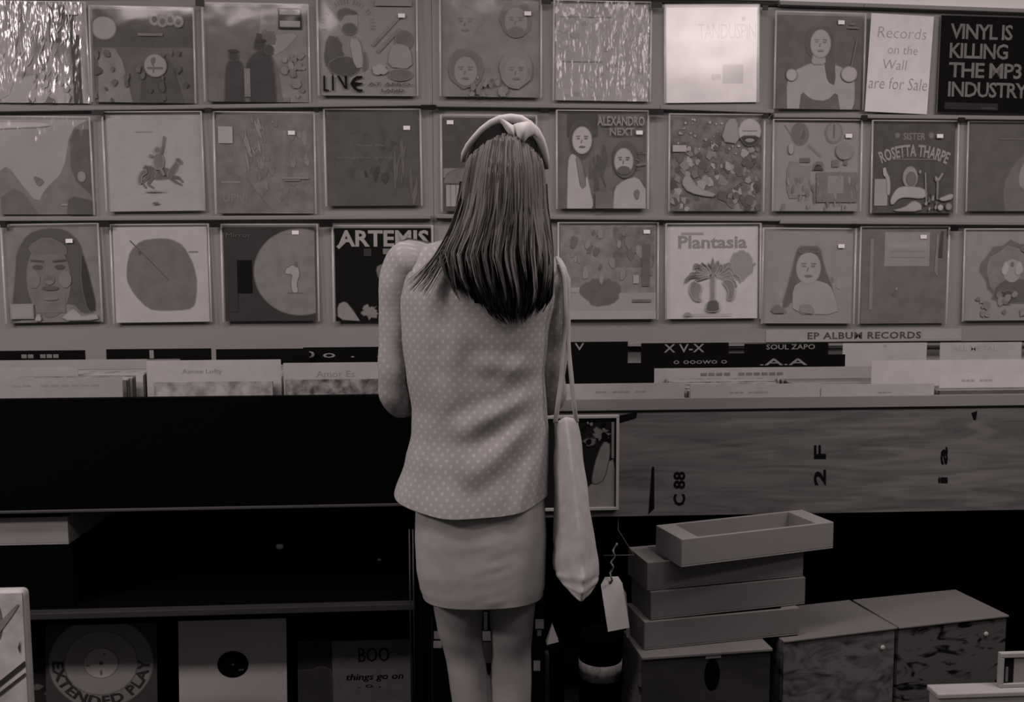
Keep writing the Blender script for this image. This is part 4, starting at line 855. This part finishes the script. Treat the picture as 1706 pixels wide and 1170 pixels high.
for ctl, rad, sd in ((LA, LR, 1), (RA, RR, -1)):
    pts, rr = path_tube(ctl, [r_*.78 for r_ in rad], sub=7); bd.tube(pts, rr, 20)
    wr = pts[-1]; fw = Vector((sd*.25, 1, -.04)).normalized(); sdv = Vector((fw.y, -fw.x, 0)); up = sdv.cross(fw).normalized()
    if up.z < 0: up = -up
    bd.tube([wr - fw*.02, wr + fw*.02, wr + fw*.05, wr + fw*.085], [.024, .030, .038, .034], 18, flat=.5, up=sdv)
    for fi, (off, ln) in enumerate(((-.027, .066), (-.009, .075), (.009, .071), (.026, .055))):
        b0 = wr + fw*.078 + sdv*off
        bd.tube([b0, b0 + fw*ln*.42 - up*.004, b0 + fw*ln*.72 - up*.018, b0 + fw*ln*.86 - up*.038], [.0095, .009, .008, .0065], 12)
    ts = sd; b0 = wr + fw*.025 + sdv*ts*.028
    bd.tube([b0, b0 + sdv*ts*.02 + fw*.022 - up*.006, b0 + sdv*ts*.026 + fw*.05 - up*.016, b0 + sdv*ts*.022 + fw*.07 - up*.024], [.012, .011, .0095, .007], 12)
body = bd.obj('body', nmat('skin', .215, .235, 14, 3, absolute=True, rough=.5, spec=.25), person, True)
rm = body.modifiers.new('remesh', 'REMESH'); rm.mode = 'VOXEL'; rm.voxel_size = .0042; rm.use_smooth_shade = True
sm = body.modifiers.new('smooth', 'SMOOTH'); sm.factor = .5; sm.iterations = 4
bake(body)
for T in (LEGL, LEGR):      # flat shoes, below the frame
    cx = Wp(T[-1][1], 1400).x - person.location.x; b = MB()
    b.loft([[(cx + w_*math.cos(q), y_, max(0, h_*.5 + h_*.55*math.sin(q))) for q in (2*math.pi*k/18 for k in range(18))] for y_, w_, h_ in ((-.066,.022,.05),(-.035,.038,.06),(.03,.039,.055),(.09,.047,.05),(.16,.048,.045),(.195,.022,.03))])
    b.obj('shoe', m_black, person, True, True)
# hair ---------------------------------------------------------------------------------------------
HT = [(204, 822, 866), (210, 806, 880), (220, 794, 892), (235, 784, 900), (258, 775, 906), (281, 769, 911), (305, 765, 913), (343, 759, 915), (385, 745, 921), (424, 726, 926), (460, 736, 926), (490, 750, 923), (510, 762, 915), (530, 786, 902), (546, 822, 888)]
def hair_y(py, u):
    l, r_ = interp(HT, py); D = interp([(204, .045), (235, .085), (281, .112), (343, .112), (400, .115), (440, .122), (500, .130), (550, .134)], py)[0]
    edge = interp([(204, .02), (281, .03), (343, .02), (400, -.03), (440, -.075), (550, -.105)], py)[0]
    return edge - (D + edge)*(max(0, 1-u*u))**.5 if True else 0
hm = MB(); rows = []
for i in range(30):        # inner mass, coloured black for the shade within the hair
    py = 206 + (505-206)*i/29; l, r_ = interp(HT, py); cx = (l+r_)/2; hw = (r_-l)/2*.93; ring = []
    for k in range(33):
        u = -1+2*k/32; ring.append(Wp(cx+u*hw, py, hair_y(py, u)+.012))
    for k in range(33):
        u = 1-2*k/32; fr_ = interp([(206, .04), (260, .07), (380, .04), (430, -.06), (505, -.10)], py)[0]; ring.append(Wp(cx+u*hw*.98, py, max(hair_y(py, u)+.016, fr_*(1-u*u)**.5)))
    rows.append(ring)
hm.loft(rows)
def strand(mb, u0, u1, y0, y1, lift, rad, wav, ph, mi, n=13):
    pts = []; rr = []
    for i in range(n):
        t_ = i/(n-1); py = y0 + (y1-y0)*t_; u = u0 + (u1-u0)*t_; l, r_ = interp(HT, py)
        amp = wav*max(0, (t_-.45))*2
        px = (l+r_)/2 + u*(r_-l)/2 + amp*math.sin(ph + t_*7)
        uu = max(-.995, min(.995, u)); pts.append(Wp(px, py, hair_y(py, uu) - lift*(1 + 1.1*max(0, t_-.35)) - .012*max(0, t_-.4)*math.cos(ph*2+t_*6+u0*5))); rr.append(rad*(.55+.6*math.sin(math.pi*min(1, t_*1.1+.12)) if t_ < .9 else .45*rad/rad*(1-(t_-.9)*8)) if t_ < .98 else rad*.12)
    mb.tube(pts, [max(.0003, q) for q in rr], 6, mi, flat=.55)
rh = random.Random(3)
for i in range(330):       # longest under layer, the upper layer's shade put into its black colour
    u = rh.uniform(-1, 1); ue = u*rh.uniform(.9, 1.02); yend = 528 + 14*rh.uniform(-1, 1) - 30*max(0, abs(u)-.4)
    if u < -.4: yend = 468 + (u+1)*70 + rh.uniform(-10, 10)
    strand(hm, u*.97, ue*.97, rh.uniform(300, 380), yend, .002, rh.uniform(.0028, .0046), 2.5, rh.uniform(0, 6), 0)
LOCK = [-1 + 2*(k+.5)/19 + rh.uniform(-.03, .03) for k in range(19)]; LEND = [rh.uniform(455, 512) - 14*abs(l_) for l_ in LOCK]; LPH = [rh.uniform(0, 6) for _ in LOCK]
for i in range(640):       # lighter outer layer, gathering into locks
    u = rh.uniform(-1, 1); k = min(range(19), key=lambda q: abs(LOCK[q]-u)); k = max(0, min(18, k + rh.choice((0, 0, 0, 1, -1)))); y0 = 222 + 40*u*u + rh.uniform(0, 16)
    loose = rh.random() < .22; ue = u*rh.uniform(.9, 1.0) if loose else LOCK[k]*.96 + rh.uniform(-.022, .022)
    yend = rh.uniform(380, 470) if loose else LEND[k] + rh.uniform(-26, 8)
    strand(hm, u*.92, ue, y0, yend, .006 + rh.uniform(0, .010), rh.uniform(.0018, .0033), rh.uniform(2, 5) if loose else 4.5, rh.uniform(0, 6) if loose else LPH[k] + rh.uniform(-.35, .35), 1 if rh.random() < .7 else 2)
for i in range(44):        # flick over the left shoulder
    f_ = rh.random(); a = (768+12*f_, 335+rh.uniform(-20, 20)); e = (679+34*f_+rh.uniform(-4, 4), 474+18*f_+rh.uniform(-8, 8)); m_ = (738+12*f_, 425+8*f_)
    pts = []
    for k in range(10):
        t_ = k/9; x = a[0]*(1-t_)**2+2*m_[0]*t_*(1-t_)+e[0]*t_*t_; y = a[1]*(1-t_)**2+2*m_[1]*t_*(1-t_)+e[1]*t_*t_; pts.append(Wp(x, y, -.05-.075*t_**.6 - rh.uniform(0, .003)))
    hm.tube(pts, [.0024*(1-.85*(k/9)**2) for k in range(10)], 6, 1 if rh.random() < .45 else 0, flat=.6)
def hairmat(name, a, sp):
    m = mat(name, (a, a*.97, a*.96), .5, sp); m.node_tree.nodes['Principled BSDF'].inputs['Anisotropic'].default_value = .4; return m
hm.obj('hair', [hairmat('hair_shaded', .004, .12), hairmat('hair_brown', .125, .12), hairmat('hair_brown_deep', .05, .12)], person, True)
# headband
hb = MB(); arc = [(771,270),(773,256),(780,243),(790,231),(803,218),(818,207),(833,201),(850,199),(866,201),(880,209),(892,220),(900,234),(905,248),(909,264),(911,282)]
pts = [Wp(x, y, .012 - .028*math.sin(math.pi*i/14)) for i, (x, y) in enumerate(arc)]
hb.tube(pts, [.003,.004,.0045,.005,.006,.0065,.0075,.008,.008,.0075,.007,.0065,.006,.005,.003], 14, flat=1.7, up=Vector((0,0,1)))
band = hb.obj('headband', mat('headband_cloth', .5, .7, .15), person, True)
kn = MB()
def lobe(cs, n=16):
    kn.loft([[Wp(x + a_*math.cos(q)*ca - b_*math.sin(q)*0, y + 1.15*a_*math.cos(q)*sa, -.055 + dy) + Vector((0, -.012*b_*math.sin(q), 0)) for q in (2*math.pi*k/n for k in range(n))] for (x, y, a_, b_, ca, sa, dy) in cs])
lobe([(832,200,2,.4,.5,.87,.04),(836,205,7,1.2,.5,.87,.012),(842,211,12,1.7,.45,.9,-.006),(848,217,14,1.9,.35,.94,-.014),(854,221,13,1.5,.25,.97,-.012),(859,221,10,.9,.1,.99,-.004)])
lobe([(856,219,10,.9,.1,.99,-.004),(862,221,14,1.7,.05,1,-.014),(869,222,16,2.0,0,1,-.018),(876,219,15,1.8,-.1,.99,-.014),(883,216,11,1.2,-.2,.98,.0),(891,219,6,.7,-.3,.95,.018),(897,227,3,.4,-.4,.9,.03)])
k_ = kn.obj('knot', mat('headband_cloth', .5, .7, .15), band, True, True)
for v in k_.data.vertices: v.co -= person.location

# ------------------------------------------------------------------ tote bag on her right shoulder
tote = thing('tote_bag', 'pale canvas tote bag hanging from the woman\'s right shoulder', 'bag', tuple(Wp(955, 1003)))
secs = []      # py of (left, near, right, far) with px
prof = [((922,706,-.035),(943,694,-.075),(964,700,-.03),(945,697,.03)), ((921,760,-.04),(950,752,-.105),(972,756,-.04),(948,755,.05)), ((920,830,-.04),(959,826,-.13),(983,826,-.04),(952,826,.07)), ((918,900,-.045),(969,905,-.150),(993,898,-.04),(956,898,.09)), ((917,947,-.05),(974,962,-.165),(1001,958,-.03),(960,948,.10)), ((930,968,-.07),(970,990,-.165),(997,976,-.05),(962,968,.07)), ((952,990,-.11),(968,1004,-.155),(981,992,-.10),(966,990,-.06))]
tm = MB(); rows = []
def cr4(q, n=10):
    """ring through four corners with softly rounded edges"""
    out = []
    for i in range(4):
        a, b_ = q[i], q[(i+1) % 4]
        for k in range(n): out.append(a.lerp(b_, k/n))
    return out
cors = [[Wp(x, y, d) for x, y, d in s_] for s_ in prof]
fine = []
for i in range(len(cors)-1):
    for k in range(8): fine.append([a.lerp(b_, k/8) for a, b_ in zip(cors[i], cors[i+1])])
fine.append(cors[-1])
for ri, q in enumerate(fine):
    ring = cr4(q); c = sum(ring, Vector())/len(ring); r2 = []
    for k, v in enumerate(ring):
        nb = (ring[k-1] + ring[(k+1) % len(ring)] + ring[k-2] + ring[(k+2) % len(ring)])/4; v2 = v.lerp(nb, .55)
        f_ = .004*mnoise.noise(Vector((k*.22, ri*.16, 2.0))) + .0022*math.sin(ri*.9 + k*.35)*max(0, min(1, (ri-22)/12))*(ri < 42)
        r2.append(v2 + (v2-c).normalized()*f_)
    rows.append(r2)
tm.loft(rows, caps=True)
m_canvas = nmat('canvas', .33, .38, 40, 4, absolute=True, rough=.85, spec=.08, bump=.1)
tm.obj('bag_body', m_canvas, tote, True)
for A_ in ([(931,431,-.004),(940,448,-.042),(946,480,-.048),(947,520,-.050),(947,575,-.055),(952,630,-.06),(957,680,-.055),(961,704,-.04)], [(928,428,.004),(937,447,-.052),(941,480,-.062),(942,520,-.066),(940,560,-.056),(936,620,-.058),(930,670,-.060),(925,705,-.050)]):
    b = MB(); pts, rr = path_tube([Wp(*a) for a in A_], [.006]*len(A_), sub=6); b.tube(pts, [.0055]*len(pts), 8, flat=.35, up=Vector((1, 0, 0))); b.obj('strap', m_canvas, tote, True)
